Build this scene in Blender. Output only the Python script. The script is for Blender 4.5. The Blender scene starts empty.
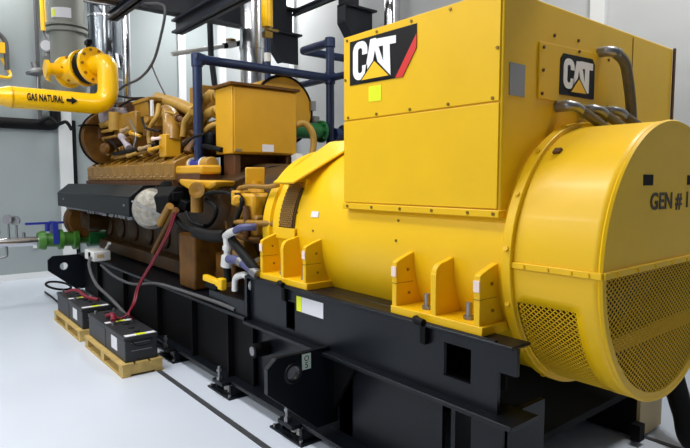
import bpy, bmesh, math, random
from mathutils import Vector as V, Matrix, Euler
rnd = random.Random(7)
SC = bpy.context.scene
COL = SC.collection
PI = math.pi

# ---------------------------------------------------------------- materials
def lin(c):
    f = lambda v: v / 12.92 if v <= .04045 else ((v + .055) / 1.055) ** 2.4
    return tuple(f(x / 255.) for x in c) + (1.,)

def mat(name, rgb, rough=.5, metal=0., var=.06, scale=6., coat=0., bump=0., bscale=200., emit=None, spec=.5):
    m = bpy.data.materials.new(name); m.use_nodes = True
    nt = m.node_tree; b = nt.nodes['Principled BSDF']
    b.inputs['Roughness'].default_value = rough
    b.inputs['Metallic'].default_value = metal
    b.inputs['Specular IOR Level'].default_value = spec
    if coat:
        b.inputs['Coat Weight'].default_value = coat; b.inputs['Coat Roughness'].default_value = .12
    tc = nt.nodes.new('ShaderNodeTexCoord')
    n = nt.nodes.new('ShaderNodeTexNoise'); n.inputs['Scale'].default_value = scale; n.inputs['Detail'].default_value = 5
    nt.links.new(tc.outputs['Object'], n.inputs['Vector'])
    r = nt.nodes.new('ShaderNodeValToRGB'); c = lin(rgb)
    r.color_ramp.elements[0].position = .3; r.color_ramp.elements[1].position = .7
    r.color_ramp.elements[0].color = tuple(x * (1 - var) for x in c[:3]) + (1,)
    r.color_ramp.elements[1].color = tuple(min(1, x * (1 + var)) for x in c[:3]) + (1,)
    nt.links.new(n.outputs['Fac'], r.inputs['Fac']); nt.links.new(r.outputs['Color'], b.inputs['Base Color'])
    if bump:
        n2 = nt.nodes.new('ShaderNodeTexNoise'); n2.inputs['Scale'].default_value = bscale
        nt.links.new(tc.outputs['Object'], n2.inputs['Vector'])
        bp = nt.nodes.new('ShaderNodeBump'); bp.inputs['Strength'].default_value = bump; bp.inputs['Distance'].default_value = .01
        nt.links.new(n2.outputs['Fac'], bp.inputs['Height']); nt.links.new(bp.outputs['Normal'], b.inputs['Normal'])
    return m

YEL = mat('gloss_yellow_paint', (236, 188, 8), .42, var=.03, scale=2, coat=.04, spec=.42, bump=.015, bscale=60)
YELM = mat('satin_yellow_paint', (234, 186, 8), .42, var=.04, scale=3, spec=.4)
CABY = mat('cabinet_ochre_paint', (204, 152, 24), .42, var=.06, scale=4)  # lighter copy of the engine paint, for its brighter parts
OCH = mat('engine_ochre_dimmed_paint', (142, 102, 24), .42, var=.18, scale=7, coat=.12)  # engine paint darkened for dirt and for the dim light on it
OCHD = mat('grimy_shaded_engine_paint', (96, 62, 12), .5, var=.35, scale=8, spec=.3)  # grime mottling; base also darkened for the engine's shadow side
RUST = mat('rust_brown_paint', (84, 50, 20), .6, var=.25, scale=9)
HOS = mat('tan_hose', (170, 132, 52), .5, var=.12, scale=10)
GASY = mat('gas_pipe_yellow', (255, 198, 0), .28, var=.02, coat=.3)
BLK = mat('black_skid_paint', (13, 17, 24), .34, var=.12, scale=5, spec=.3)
BLKD = mat('deep_black_and_shade_paint', (7, 8, 10), .6, var=.1, spec=.15)  # deep black parts, and skid paint darkened where shade falls
SLATE = mat('slate_grey_cover', (13, 17, 20), .4, var=.08, scale=3, spec=.2)
RUB = mat('black_rubber', (9, 9, 11), .6, var=.1, spec=.2)
CASE = mat('battery_plastic', (34, 36, 40), .48, var=.1)
CHR = mat('polished_steel', (205, 205, 208), .16, metal=1, var=.06, scale=3, bump=.06, bscale=9)
CHRD = mat('dark_polished_steel', (120, 126, 132), .2, metal=1, var=.25, scale=2, bump=.1, bscale=7)
STEEL = mat('dull_steel', (150, 150, 152), .4, metal=.9, var=.12)
SILV = mat('silver_blanket', (150, 146, 136), .45, metal=.5, var=.3, scale=25, bump=.5, bscale=30)
BEAM = mat('charcoal_steel_beam', (32, 36, 46), .5, var=.1)
NAVY = mat('navy_pipe_paint', (26, 42, 78), .36, var=.1)
BLUE = mat('blue_handle', (38, 52, 150), .4)
GRN = mat('green_pipe_paint', (30, 104, 52), .38, var=.1)
LIME = mat('lime_green_fitting', (70, 126, 44), .4, var=.15)
GREY = mat('grey_vessel_paint', (128, 130, 122), .45, var=.05)
LILAC = mat('pale_lilac_pipe', (172, 164, 172), .4)
CABG = mat('grey_cable', (80, 80, 83), .5)
HOSG = mat('grey_braided_hose', (96, 88, 70), .5, var=.15, scale=40)
RED = mat('red_cable', (118, 18, 40), .45)
WOOD = mat('pallet_pine', (188, 160, 94), .7, var=.18, scale=14)
WHITE = mat('white_plastic', (225, 226, 224), .5, var=.02)
LABW = mat('white_label', (222, 222, 228), .6, var=.02)
LABP = mat('pale_pink_tag', (236, 214, 204), .6, var=.03)
LABG = mat('pale_green_tag', (206, 226, 212), .6, var=.02)
LABY = mat('fluorescent_yellow_label', (226, 236, 10), .55, var=.05)
PLATE = mat('silver_nameplate', (150, 150, 152), .38, metal=.6, var=.05)
DECB = mat('decal_black', (20, 20, 23), .5, var=.02, spec=.2)
DECW = mat('decal_white', (244, 244, 246), .45, var=.01)
DECY = mat('decal_yellow', (250, 196, 10), .45, var=.01)
DECR = mat('decal_red', (214, 44, 40), .45, var=.01)
ZINC = mat('bright_zinc', (218, 218, 216), .35, metal=.25, var=.06)
BOLT = mat('tan_bolt', (176, 146, 104), .4, var=.1)
CRANK = mat('shade_dark_engine_paint', (58, 38, 12), .5, var=.4, scale=7, spec=.3)  # engine paint with the shade of the lower engine put into its colour
TAN = mat('tan_plate_paint', (196, 172, 122), .5, var=.06)
BRASS = mat('brass', (150, 122, 60), .35, metal=.9)
PURP = mat('violet_hose', (74, 76, 118), .45)
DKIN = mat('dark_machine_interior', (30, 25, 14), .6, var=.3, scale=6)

def floor_mat():
    m = mat('white_epoxy_floor', (208, 216, 229), .24, var=.02, scale=.7, bump=.02, bscale=3)
    return m
def wall_mat(name, rgb):
    return mat(name, rgb, .6, var=.03, scale=.8, bump=.02, bscale=40)

# ---------------------------------------------------------------- mesh builder
def fil(pts, r, n=5):
    """round the corners of a path"""
    pts = [V(p) for p in pts]; out = [pts[0]]
    for i in range(1, len(pts) - 1):
        a, b, c = pts[i - 1], pts[i], pts[i + 1]
        d0 = a - b; d1 = c - b
        q = min(r, d0.length * .49, d1.length * .49)
        p0 = b + d0.normalized() * q; p1 = b + d1.normalized() * q
        for k in range(n + 1):
            t = k / n
            out.append(p0 * (1 - t) ** 2 + b * 2 * t * (1 - t) + p1 * t * t)
    out.append(pts[-1]); return out

def smooth(pts, n=6):
    """Catmull-Rom curve through the points"""
    P = [V(p) for p in pts]; P = [P[0] * 2 - P[1]] + P + [P[-1] * 2 - P[-2]]; out = []
    for i in range(1, len(P) - 2):
        a, b, c, d = P[i - 1:i + 3]
        for k in range(n):
            t = k / n
            out.append(.5 * ((2 * b) + (c - a) * t + (2 * a - 5 * b + 4 * c - d) * t * t + (3 * b - a - 3 * c + d) * t ** 3))
    out.append(P[-2]); return out

ORG = {}
class MB:
    def __init__(s): s.bm = bmesh.new(); s.many = []
    def face(s, vs):
        try: return s.bm.faces.new(vs)
        except ValueError: return None
    def box(s, x0, x1, y0, y1, z0, z1):
        v = [s.bm.verts.new((x, y, z)) for x in (x0, x1) for y in (y0, y1) for z in (z0, z1)]
        for f in ((0, 1, 3, 2), (4, 6, 7, 5), (0, 4, 5, 1), (2, 3, 7, 6), (0, 2, 6, 4), (1, 5, 7, 3)): s.face([v[i] for i in f])
        return s
    def obox(s, c, size, ax=None, up=(0, 0, 1)):
        """box with its first side along the direction ax"""
        X = V(ax or (1, 0, 0)).normalized(); Y = V(up).cross(X).normalized(); Z = X.cross(Y)
        h = [q / 2 for q in size]; c = V(c)
        v = [s.bm.verts.new(c + X * (i * h[0]) + Y * (j * h[1]) + Z * (k * h[2])) for i in (-1, 1) for j in (-1, 1) for k in (-1, 1)]
        for f in ((0, 1, 3, 2), (4, 6, 7, 5), (0, 4, 5, 1), (2, 3, 7, 6), (0, 2, 6, 4), (1, 5, 7, 3)): s.face([v[i] for i in f])
        return s
    def prism(s, pts, vec):
        vec = V(vec); a = [s.bm.verts.new(p) for p in pts]; b = [s.bm.verts.new(V(p) + vec) for p in pts]; n = len(a)
        s.face(a[::-1]); s.face(b)
        for i in range(n): s.face([a[i], a[(i + 1) % n], b[(i + 1) % n], b[i]])
        return s
    def lathe(s, prof, o, ax=(1, 0, 0), n=40, cap=True):
        """prof: (distance along the axis, radius)"""
        ax = V(ax).normalized(); t = V((0, 0, 1)) if abs(ax.z) < .9 else V((1, 0, 0))
        u = ax.cross(t).normalized(); w = ax.cross(u); o = V(o); rings = []
        for d, r in prof:
            if r < 1e-6: rings.append([s.bm.verts.new(o + ax * d)])
            else: rings.append([s.bm.verts.new(o + ax * d + (u * math.cos(2 * PI * k / n) + w * math.sin(2 * PI * k / n)) * r) for k in range(n)])
        for a, b in zip(rings, rings[1:]):
            for k in range(n):
                k2 = (k + 1) % n
                if len(a) == 1 and len(b) == 1: continue
                if len(a) == 1: s.face([a[0], b[k2], b[k]])
                elif len(b) == 1: s.face([a[k], a[k2], b[0]])
                else: s.face([a[k], a[k2], b[k2], b[k]])
        if cap:
            if len(rings[0]) > 1: s.face(rings[0][::-1])
            if len(rings[-1]) > 1: s.face(rings[-1])
        return s
    def cyl(s, p0, p1, r0, r1=None, n=20):
        p0 = V(p0); d = V(p1) - p0
        return s.lathe([(0, r0), (d.length, r0 if r1 is None else r1)], p0, d, n)
    def tube(s, pts, r, n=10):
        pts = [V(p) for p in pts]
        if len(pts) < 2: return s
        tan = [(pts[min(i + 1, len(pts) - 1)] - pts[max(i - 1, 0)]).normalized() for i in range(len(pts))]
        t = V((0, 0, 1)) if abs(tan[0].z) < .9 else V((1, 0, 0))
        u = tan[0].cross(t).normalized(); rings = []
        for i, p in enumerate(pts):
            u = (u - tan[i] * u.dot(tan[i])).normalized(); w = tan[i].cross(u)
            rr = r[min(i, len(r) - 1)] if isinstance(r, (list, tuple)) else r
            rings.append([s.bm.verts.new(p + (u * math.cos(2 * PI * k / n) + w * math.sin(2 * PI * k / n)) * rr) for k in range(n)])
        for a, b in zip(rings, rings[1:]):
            for k in range(n): s.face([a[k], a[(k + 1) % n], b[(k + 1) % n], b[k]])
        s.face(rings[0][::-1]); s.face(rings[-1]); return s
    def torus(s, c, ax, R, r, n=32, m=8, a0=0., a1=2 * PI):
        ax = V(ax).normalized(); t = V((0, 0, 1)) if abs(ax.z) < .9 else V((1, 0, 0))
        u = ax.cross(t).normalized(); w = ax.cross(u); c = V(c)
        k_ = n if a1 - a0 > 6.28 else n + 1; rings = []
        for i in range(k_):
            a = a0 + (a1 - a0) * i / n; d = u * math.cos(a) + w * math.sin(a)
            rings.append([s.bm.verts.new(c + d * (R + r * math.cos(2 * PI * j / m)) + ax * (r * math.sin(2 * PI * j / m))) for j in range(m)])
        N = len(rings)
        for i in range(N if k_ == n else N - 1):
            a, b = rings[i], rings[(i + 1) % N]
            for j in range(m): s.face([a[j], a[(j + 1) % m], b[(j + 1) % m], b[j]])
        return s
    def bolts(s, pts, ax, r=.012, h=.01, n=6):
        s.many += [(V(p), V(ax).normalized(), r, h, n) for p in pts]  # every bolt becomes a part of its own
        return s
    def build(s, name, m, parent=None, bevel=0., at=None, solid=0., ang=35, seg=2):
        bm = s.bm
        if s.many:
            first = {}
            for p, ax, r, h, n in s.many:
                k = (tuple(ax), r, h, n)
                if k not in first: first[k] = (MB().cyl(p, p + ax * h, r, n=n).build(name, m, parent), p)
                else:
                    c = first[k][0].copy(); COL.objects.link(c); c.parent = parent; c.location = p - first[k][1]
            if not len(bm.verts): bm.free(); return first[k][0]
        bmesh.ops.recalc_face_normals(bm, faces=bm.faces[:])
        root = parent
        while root is not None and root.parent is not None: root = root.parent
        o0 = V(ORG[root.name]) if root is not None else V(at or (0, 0, 0))
        if root is None and at is None:
            xs = [v.co for v in bm.verts]
            o0 = V(((min(p.x for p in xs) + max(p.x for p in xs)) / 2, (min(p.y for p in xs) + max(p.y for p in xs)) / 2, min(p.z for p in xs)))
        for v in bm.verts: v.co -= o0
        me = bpy.data.meshes.new(name); bm.to_mesh(me); bm.free()
        me.polygons.foreach_set('use_smooth', [True] * len(me.polygons))
        me.set_sharp_from_angle(angle=math.radians(ang))
        me.materials.append(m)
        o = bpy.data.objects.new(name, me); COL.objects.link(o)
        if parent is not None: o.parent = parent
        else: o.location = o0; ORG[o.name] = tuple(o0)
        if solid:
            q = o.modifiers.new('thickness', 'SOLIDIFY'); q.thickness = solid; q.offset = 0
        if bevel:
            q = o.modifiers.new('edge', 'BEVEL'); q.width = bevel; q.segments = seg; q.limit_method = 'ANGLE'; q.angle_limit = math.radians(40)
        return o

def tag(o, label=None, cat=None, group=None, kind=None):
    if label: o['label'] = label
    if cat: o['category'] = cat
    if group: o['group'] = group
    if kind: o['kind'] = kind
    return o

def thing(name, loc, label, cat, group=None):
    o = bpy.data.objects.new(name, None); COL.objects.link(o); o.location = loc; o.empty_display_size = .1
    ORG[o.name] = tuple(loc)
    return tag(o, label, cat, group)

def copy_tree(o, parent=None):
    c = o.copy(); COL.objects.link(c)
    if parent is not None: c.parent = parent
    for ch in [x for x in COL.objects if x.parent == o]: copy_tree(ch, c)
    return c

def lettering(name, body, size, fn, m, parent, offset=0., extrude=0.002, spacing=1., width=None):
    """words as raised letters; fn maps (u, v, depth) to a point"""
    cu = bpy.data.curves.new('tmp', 'FONT'); cu.body = body; cu.size = size; cu.offset = offset; cu.extrude = extrude / 2
    cu.align_x = 'CENTER'; cu.align_y = 'CENTER'; cu.space_character = spacing; cu.resolution_u = 3
    t = bpy.data.objects.new('tmp', cu); COL.objects.link(t)
    dg = bpy.context.evaluated_depsgraph_get()
    me = bpy.data.meshes.new_from_object(t.evaluated_get(dg))
    bpy.data.objects.remove(t); bpy.data.curves.remove(cu)
    root = parent
    while root.parent is not None: root = root.parent
    o0 = V(ORG[root.name]); xs = [v.co.x for v in me.vertices]; sx = width / (max(xs) - min(xs)) if width else 1.
    for v in me.vertices: v.co = V(fn(v.co.x * sx, v.co.y, v.co.z)) - o0
    me.materials.clear(); me.materials.append(m)
    o = bpy.data.objects.new(name, me); COL.objects.link(o); o.parent = parent
    return o

def struct(o): o['kind'] = 'structure'; return o

# ---------------------------------------------------------------- the room
struct(MB().box(-10.3, 9, -8.5, 5.3, -.1, 0).build('floor', floor_mat()))
struct(MB().box(-10.3, 9, -8.5, 5.3, 5.2, 5.3).build('ceiling', wall_mat('ceiling_paint', (205, 208, 210))))
WALL = wall_mat('pale_grey_wall', (152, 161, 163))
WALLB = wall_mat('light_grey_panel_wall', (188, 192, 194))
struct(MB().box(-10.4, -10.2, -8.5, 5.3, 0, 5.2).build('wall_left', WALL))
struct(MB().box(-10.2, 9, 5.2, 5.4, 0, 5.2).build('wall_back', WALLB))
struct(MB().box(9, 9.2, -8.5, 5.3, 0, 5.2).build('wall_right', wall_mat('mid_grey_wall', (120, 122, 124))))  # unseen wall, mid grey so it bounces little light
struct(MB().box(-10.3, 9, -8.7, -8.5, 0, 5.2).build('wall_front', WALLB))
TRIM = wall_mat('white_trim', (222, 225, 226))
struct(MB().box(-10.2, -10.12, 5.06, 5.2, 0, 5.2).build('trim_1', TRIM))
struct(MB().box(-10.2, -10.14, 4.24, 4.38, 0, 5.2).build('trim_2', TRIM))
struct(MB().box(-2.70, -2.56, 5.15, 5.2, 0, 5.2).build('trim_3', TRIM))
struct(MB().box(-7.8, -7.66, 5.15, 5.2, 0, 5.2).build('trim_4', TRIM))
struct(MB().box(-10.2, -10.14, 2.16, 2.36, 0, 5.2).build('trim_5', TRIM))
struct(MB().box(-10.2, -10.18, -8.5, 5.2, 0, .1).build('baseboard_left', TRIM))

# ---------------------------------------------------------------- generator
YC, ZC, R = 2.67, 1.239, .618
def pol(x, th, r):  # th 0 = the side towards the aisle, 90 = top
    a = math.radians(th); return V((x, YC - r * math.cos(a), ZC + r * math.sin(a)))

gen = thing('generator', (-2.6, YC, .57), 'large glossy yellow round generator with tall square box on top, on the black skid', 'generator')
barrel = MB().lathe([(-3.51, .52), (-3.51, .595), (-3.40, .605), (-3.39, .575), (-3.355, .575), (-3.345, .611), (-3.31, .618), (-1.41, .618), (-1.39, .60), (-1.39, .3)],
                    (0, YC, ZC), n=96).build('barrel', YEL, gen, bevel=0)
mb = MB()
for x in (-3.05, -2.85, -2.1): mb.bolts([pol(x, t, R - .002) for t in (4, 14)], (0, -1, .1), .008, .006)
mb.build('barrel_screw', BRASS, barrel)
MB().prism([pol(-2.885, 12, R - .001), pol(-2.81, 12, R - .001), pol(-2.81, 15.5, R - .001), pol(-2.885, 15.5, R - .001)], (0, -.006, .001)).build('sticker', LABW, barrel)

def lattice(mb, inside, fn, u0, u1, v0, v1, pu, pv, w):
    """expanded metal: crossing strands cut to a region"""
    ratio = pv / pu; n = int((u1 - u0) / pu + (v1 - v0) / pv) + 2
    st = pu / 2
    for sg in (1, -1):
        for i in range(-n, 2 * n):
            ub = u0 + i * pu; k = 0
            steps = int((v1 - v0) / (pv / 2)) + 1
            for k in range(steps):
                va = v0 + k * pv / 2; vb = va + pv / 2
                ua = ub + sg * k * pu / 2; uc = ua + sg * pu / 2
                if not (inside(ua, va) and inside(uc, vb)): continue
                q = [fn(ua - w, va), fn(ua + w, va), fn(uc + w, vb), fn(uc - w, vb)]
                mb.face([mb.bm.verts.new(p) for p in q])

# louvred air inlet with its awning
v_ = MB()
v_.prism([pol(-3.235, t, R + .004) for t in (3, 12, 21, 30)] + [pol(-3.055, t, R + .004) for t in (30, 21, 12, 3)], (0, -.008, .003))
vent = v_.build('air_inlet', mat('inlet_dark', (74, 52, 8), .6), gen)
lm = MB(); lattice(lm, lambda u, v: -3.23 < u < -3.065 and 4 < v < 33, lambda u, v: pol(u, v, R + .022), -3.235, -3.05, 3, 34, .026, 2.6, .004)
lm.build('inlet_grille', OCH, vent, solid=.004)
fm = MB()
for a, b, c, d in ((-3.26, -3.23, -2, 36), (-3.06, -3.03, -2, 36), (-3.26, -3.03, -3, 4)):
    fm.prism([pol(a, c, R + .002), pol(b, c, R + .002), pol(b, d, R + .002), pol(a, d, R + .002)], pol(0, (c + d) / 2, 1.02) - pol(0, (c + d) / 2, 1.0))
fm.build('inlet_frame', YEL, vent, bevel=.003)
h0, h1 = V((0, 2.005, 1.578)), V((0, 2.49, 1.868))
nrm = V((0, -(h1 - h0).z, (h1 - h0).y)).normalized()
hd = MB()
hd.prism([(-3.235, h0.y, h0.z), (-2.995, h0.y, h0.z), (-2.87, h1.y, h1.z), (-3.235, h1.y, h1.z)], nrm * .014)
hd.prism([(-3.235, h0.y, h0.z), (-3.235, h1.y, h1.z), (-3.235, 2.39, 1.78), (-3.235, 2.14, 1.57)], (.012, 0, 0))
hd.prism([(-3.235, h1.y, h1.z), (-2.87, h1.y, h1.z), (-2.87, 2.67, 1.872), (-3.235, 2.67, 1.872)], (0, .0, .014))
hd.build('inlet_awning', YEL, gen, bevel=.004)

# terminal box
BX0, BX1, BY0, BY1, BZ0, BZ1 = -2.532, -1.455, 2.056, 3.82, 1.44, 2.418
tb = MB().box(BX0, BX1, BY0, BY1, BZ0 + .01, BZ1).build('terminal_box', YELM, gen, bevel=.008)
MB().box(BX0, BX1 - .012, BY0 - .009, BY0 + .002, 1.945, BZ1 - .004).build('upper_cover', YELM, tb, bevel=.003)
MB().box(BX0, BX1 - .012, BY0 - .009, BY0 + .002, 1.475, 1.937).build('lower_cover', YELM, tb, bevel=.003)
MB().box(BX0 - .005, BX1 + .004, BY0 - .016, BY0 + .05, 1.436, 1.470).build('bottom_flange', YELM, tb, bevel=.004)
mb = MB()
sc = [(x, BY0 - .009, z) for z, xs in ((1.958, (-2.49, -2.25, -2.0, -1.75, -1.5)), (2.392, (-2.50, -2.25, -1.995, -1.745, -1.5))) for x in xs] + [(-2.515, BY0 - .009, 2.173), (-1.48, BY0 - .009, 2.17)]
sc += [(x, BY0 - .016, 1.453) for x in (-2.49, -2.28, -2.06, -1.84, -1.62, -1.48)]
mb.bolts(sc, (0, -1, 0), .008, .005, 8)
mb.build('cover_screw', BRASS, tb)
MB().prism([(BX1, 2.32, 1.977), (BX1, 3.0, 1.977), (BX1, 3.0, 2.26), (BX1, 2.32, 2.232)], (.008, 0, 0)).build('access_panel', YELM, tb, bevel=.002)
MB().box(BX1, BX1 + .003, 3.262, 3.270, 1.5, 2.40).build('panel_seam', BRASS, tb)
MB().bolts([(BX1 + .008, y, z) for y, z in ((2.35, 2.21), (2.35, 2.107), (2.345, 2.0), (2.667, 2.235), (2.60, 1.985), (2.97, 2.235), (2.97, 1.99))] + [(BX1, 2.45, 2.28), (BX1, 2.67, 2.29)], (1, 0, 0), .008, .006, 8).build('panel_screw', RUST, tb)
MB().box(BX1, BX1 + .004, 2.10, 2.215, 1.972, 2.112).build('nameplate', PLATE, tb)
MB().prism([(BX1, 3.816, 1.5), (BX1, 3.836, 1.5), (BX1, 3.836, 2.42), (BX1, 3.816, 2.42)], (.012, 0, 0)).build('corner_strip', RUST, tb)

# the big emblem on the aisle side, and the small one on the end
def stroke_c(fn, u0, u1, v0, v1, t, k):
    """a heavy letter C: outer and inner rounded outline, open on the right"""
    mb = MB(); n = 6; cu = (u0 + u1) / 2
    def rr(a0, a1, b0, b1, r):
        P = []
        gap0, gap1 = v0 + (v1 - v0) * .36, v0 + (v1 - v0) * .64
        for (cx, cy, s) in ((a1 - r, b1 - r, 0), (a0 + r, b1 - r, 90), (a0 + r, b0 + r, 180), (a1 - r, b0 + r, 270)):
            for i in range(n + 1):
                a = math.radians(s + 90 * i / n); P.append((cx + r * math.cos(a), cy + r * math.sin(a)))
        return [(a1, gap1)] + P + [(a1, gap0)]
    O = rr(u0, u1, v0, v1, (u1 - u0) * .42); I = rr(u0 + t, u1 - t, v0 + t * .85, v1 - t * .85, (u1 - u0 - 2 * t) * .42)
    I[0] = (u1 - t, O[0][1]); I[-1] = (u1 - t, O[-1][1])
    A = [[mb.bm.verts.new(fn(p[0], p[1], d)) for p in O] for d in (0, k)]
    B = [[mb.bm.verts.new(fn(p[0], p[1], d)) for p in I] for d in (0, k)]
    for i in range(len(O) - 1):
        mb.face([A[1][i], A[1][i + 1], B[1][i + 1], B[1][i]])
        mb.face([A[0][i], A[0][i + 1], A[1][i + 1], A[1][i]]); mb.face([B[0][i], B[0][i + 1], B[1][i + 1], B[1][i]])
    for i in (0, -1): mb.face([A[0][i], B[0][i], B[1][i], A[1][i]])
    return mb
def poly(fn, pts, d, k):
    n = V(fn(0, 0, k)) - V(fn(0, 0, 0))
    return MB().prism([fn(u, v, d) for u, v in pts], n)

f1 = lambda u, v, d: (u, BY0 - .009 - d, v)
lg = poly(f1, [(-2.474, 2.137), (-2.052, 2.127), (-1.956, 2.256), (-1.956, 2.374), (-2.474, 2.379)], 0, .003).build('emblem_plate', DECB, tb)
poly(f1, [(-2.104, 2.129), (-2.052, 2.127), (-1.956, 2.256), (-1.956, 2.325)], .003, .002).build('emblem_stripe', DECR, lg)
stroke_c(lambda u, v, d: f1(u, v, d + .003), -2.444, -2.322, 2.158, 2.366, .043, .002).build('letter', DECW, lg)
poly(f1, [(-2.350, 2.160), (-2.298, 2.362), (-2.254, 2.361), (-2.160, 2.150), (-2.212, 2.150), (-2.261, 2.30), (-2.300, 2.160)], .003, .002).build('letter', DECW, lg)
poly(f1, [(-2.250, 2.355), (-2.100, 2.345), (-2.100, 2.306), (-2.146, 2.308), (-2.138, 2.144), (-2.192, 2.146), (-2.196, 2.310), (-2.243, 2.312)], .0036, .002).build('letter', DECW, lg)
poly(f1, [(-2.392, 2.143), (-2.125, 2.137), (-2.262, 2.254)], .005, .002).build('triangle_border', DECB, lg)
poly(f1, [(-2.366, 2.153), (-2.150, 2.149), (-2.262, 2.240)], .007, .002).build('triangle', DECY, lg)
poly(f1, [(-2.314, 2.030), (-2.212, 2.026), (-2.212, 2.110), (-2.314, 2.112)], 0, .002).build('warning_label', LABY, tb)

f2 = lambda u, v, d: (BX1 + .008 + d, u, v)
lg = poly(f2, [(2.50, 2.012), (2.815, 2.014), (2.824, 2.02), (2.824, 2.19), (2.80, 2.216), (2.52, 2.207), (2.496, 2.18), (2.494, 2.02)], 0, .003).build('emblem_plate', DECB, tb)
stroke_c(lambda u, v, d: f2(u, v, d + .003), 2.522, 2.622, 2.045, 2.188, .034, .002).build('letter', DECW, lg)
poly(f2, [(2.602, 2.044), (2.640, 2.186), (2.688, 2.188), (2.736, 2.044), (2.702, 2.044), (2.664, 2.146), (2.640, 2.044)], .003, .002).build('letter', DECW, lg)
poly(f2, [(2.678, 2.190), (2.800, 2.192), (2.800, 2.158), (2.764, 2.157), (2.764, 2.040), (2.722, 2.040), (2.722, 2.156), (2.684, 2.155)], .0036, .002).build('letter', DECW, lg)
poly(f2, [(2.572, 2.026), (2.756, 2.029), (2.663, 2.112)], .005, .002).build('triangle_border', DECB, lg)
poly(f2, [(2.593, 2.032), (2.735, 2.035), (2.663, 2.098)], .007, .002).build('triangle', DECY, lg)

# cable glands and flexible conduits on the end of the box
for y, z in ((2.489, 1.952), (2.725, 1.952), (2.937, 1.962)):
    MB().tube(fil([(BX1 - .01, y, z), (BX1 + .075, y, z), (BX1 + .09, y + .05, z - .012), (BX1 + .08, y + .10, z - .04)], .05, 6), [.027] * 4 + [.024] * 11, 12).build('cable_gland', STEEL, tb)
    MB().tube(smooth([(BX1 + .08, y + .05, z - .01), (BX1 + .11, y + .12, z - .05), (BX1 + .11, y + .24, z - .085), (BX1 + .09, y + .34, z - .12)]), .022, 10).build('conduit', HOSG, tb)
MB().tube(fil([(BX1 - .01, 2.88, 2.262), (BX1 + .06, 2.88, 2.262), (BX1 + .08, 2.93, 2.25)], .04), .027, 12).build('cable_gland', STEEL, tb)
MB().tube(smooth([(BX1 + .07, 2.90, 2.258), (BX1 + .085, 2.985, 2.215), (BX1 + .085, 3.04, 2.12), (BX1 + .085, 3.085, 1.98), (BX1 + .085, 3.10, 1.84)]), .027, 10).build('conduit', HOSG, tb)

# mounting feet of the generator, each with three gussets
def gusset(mb, x, w, round_, z1=1.25):
    pts = [(1.93, .97), (1.93, 1.165 if round_ else 1.19)]
    if round_:
        for i in range(7):
            a = math.radians(180 - 90 * i / 6); pts.append((2.0 + .07 * math.cos(a), 1.165 + .055 * math.sin(a)))
    else: pts += [(1.945, 1.20), (1.985, 1.215)]
    pts += [(2.062, 1.24), (2.09, 1.24), (2.09, 1.1), (2.20, .97)]
    mb.prism([(x - w, y, z) for y, z in pts], (2 * w, 0, 0))
for xs in ((-3.285, -3.025, -2.775), (-1.985, -1.725, -1.475)):
    ft = MB().box(xs[0] - .02, xs[2] + .035, 1.925, 2.4, .93, .972).build('mounting_foot', YELM, gen, bevel=.004)
    for i, x in enumerate(xs):
        mb = MB(); gusset(mb, x, .016, i == 1); mb.build('gusset', YELM, ft, bevel=.003)
        if i != 1:
            MB().box(x - .017, x + .0165, 1.927, 2.05, 1.085, 1.088).build('joint_seam', BRASS, ft)
            MB().box(x - .016, x + .016, 1.924, 1.93, 1.12, 1.17).build('tag', LABP, ft)
            MB().bolts([(x + .016, 2.01, 1.15), (x + .016, 2.02, 1.03)], (1, 0, 0), .008, .006).build('dowel', BRASS, ft)
    for x, y in (((xs[0] + xs[1]) / 2 + .03, 2.0), ((xs[1] + xs[2]) / 2 + .03, 2.0)):
        MB().cyl((x, y, .97), (x, y, .99), .026, n=6).cyl((x, y, .985), (x, y, 1.05), .015, n=12).build('foot_bolt', STEEL, ft)

# rear shroud: drum, flange ring, end plate, grilles
SX0, SX1 = -1.405, -1.0
sh = MB()
NX, NT = 12, 96
grid = [[sh.bm.verts.new(pol(SX0 + (SX1 - SX0) * i / NX, 360. * k / NT, R)) for k in range(NT)] for i in range(NX + 1)]
for i in range(NX):
    for k in range(NT):
        th = 360. * (k + .5) / NT; th = th - 360 if th > 180 else th
        if 1 <= i <= 8 and -76 < th < -15: continue
        sh.face([grid[i][k], grid[i][(k + 1) % NT], grid[i + 1][(k + 1) % NT], grid[i + 1][k]])
shroud = sh.build('end_shroud', YEL, gen, solid=.008)
shroud.data.materials.append(DKIN); shroud.modifiers['thickness'].material_offset = 1   # dark inside of the drum, colour set to deepen the shade there
MB().lathe([(-1.425, .59), (-1.425, .644), (-1.378, .644), (-1.378, .61)], (0, YC, ZC), n=96).build('flange_ring', YEL, shroud, bevel=.004)
mb = MB()
mb.bolts([pol(-1.40, t, .642) for t in range(-60, 100, 22)], (0, -.7, .3), .012, .012)
mb.build('ring_bolt', YELM, shroud)
# end plate: upper half solid
up = [(YC - (R + .004) * math.cos(PI * i / 48), ZC + (R + .004) * math.sin(PI * i / 48)) for i in range(49)]
ep = MB().prism([(SX1 - .004, y, z) for y, z in up], (.012, 0, 0)).build('end_plate', YELM, shroud, bevel=.003)
mb = MB()
mb.torus((SX1, YC, ZC), (1, 0, 0), R - .004, .012, 96, 6)
mb.build('end_rim', YELM, shroud)
mb = MB()
for i in range(48):
    a0, a1 = -PI * i / 48, -PI * (i + 1) / 48
    q = [(YC - r * math.cos(a), ZC + r * math.sin(a)) for r, a in ((R, a0), (R, a1), (R - .035, a1), (R - .035, a0))]
    mb.prism([(SX1 - .004, y, z) for y, z in q], (.01, 0, 0))
mb.build('guard_frame', YELM, shroud)
lm = MB(); lattice(lm, lambda u, v: (u - YC) ** 2 + (v - ZC) ** 2 < (R - .012) ** 2 and v < ZC - .01, lambda u, v: (SX1 + .002, u, v), YC - R, YC + R, ZC - R, ZC - .008, .034, .024, .0031)
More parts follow.
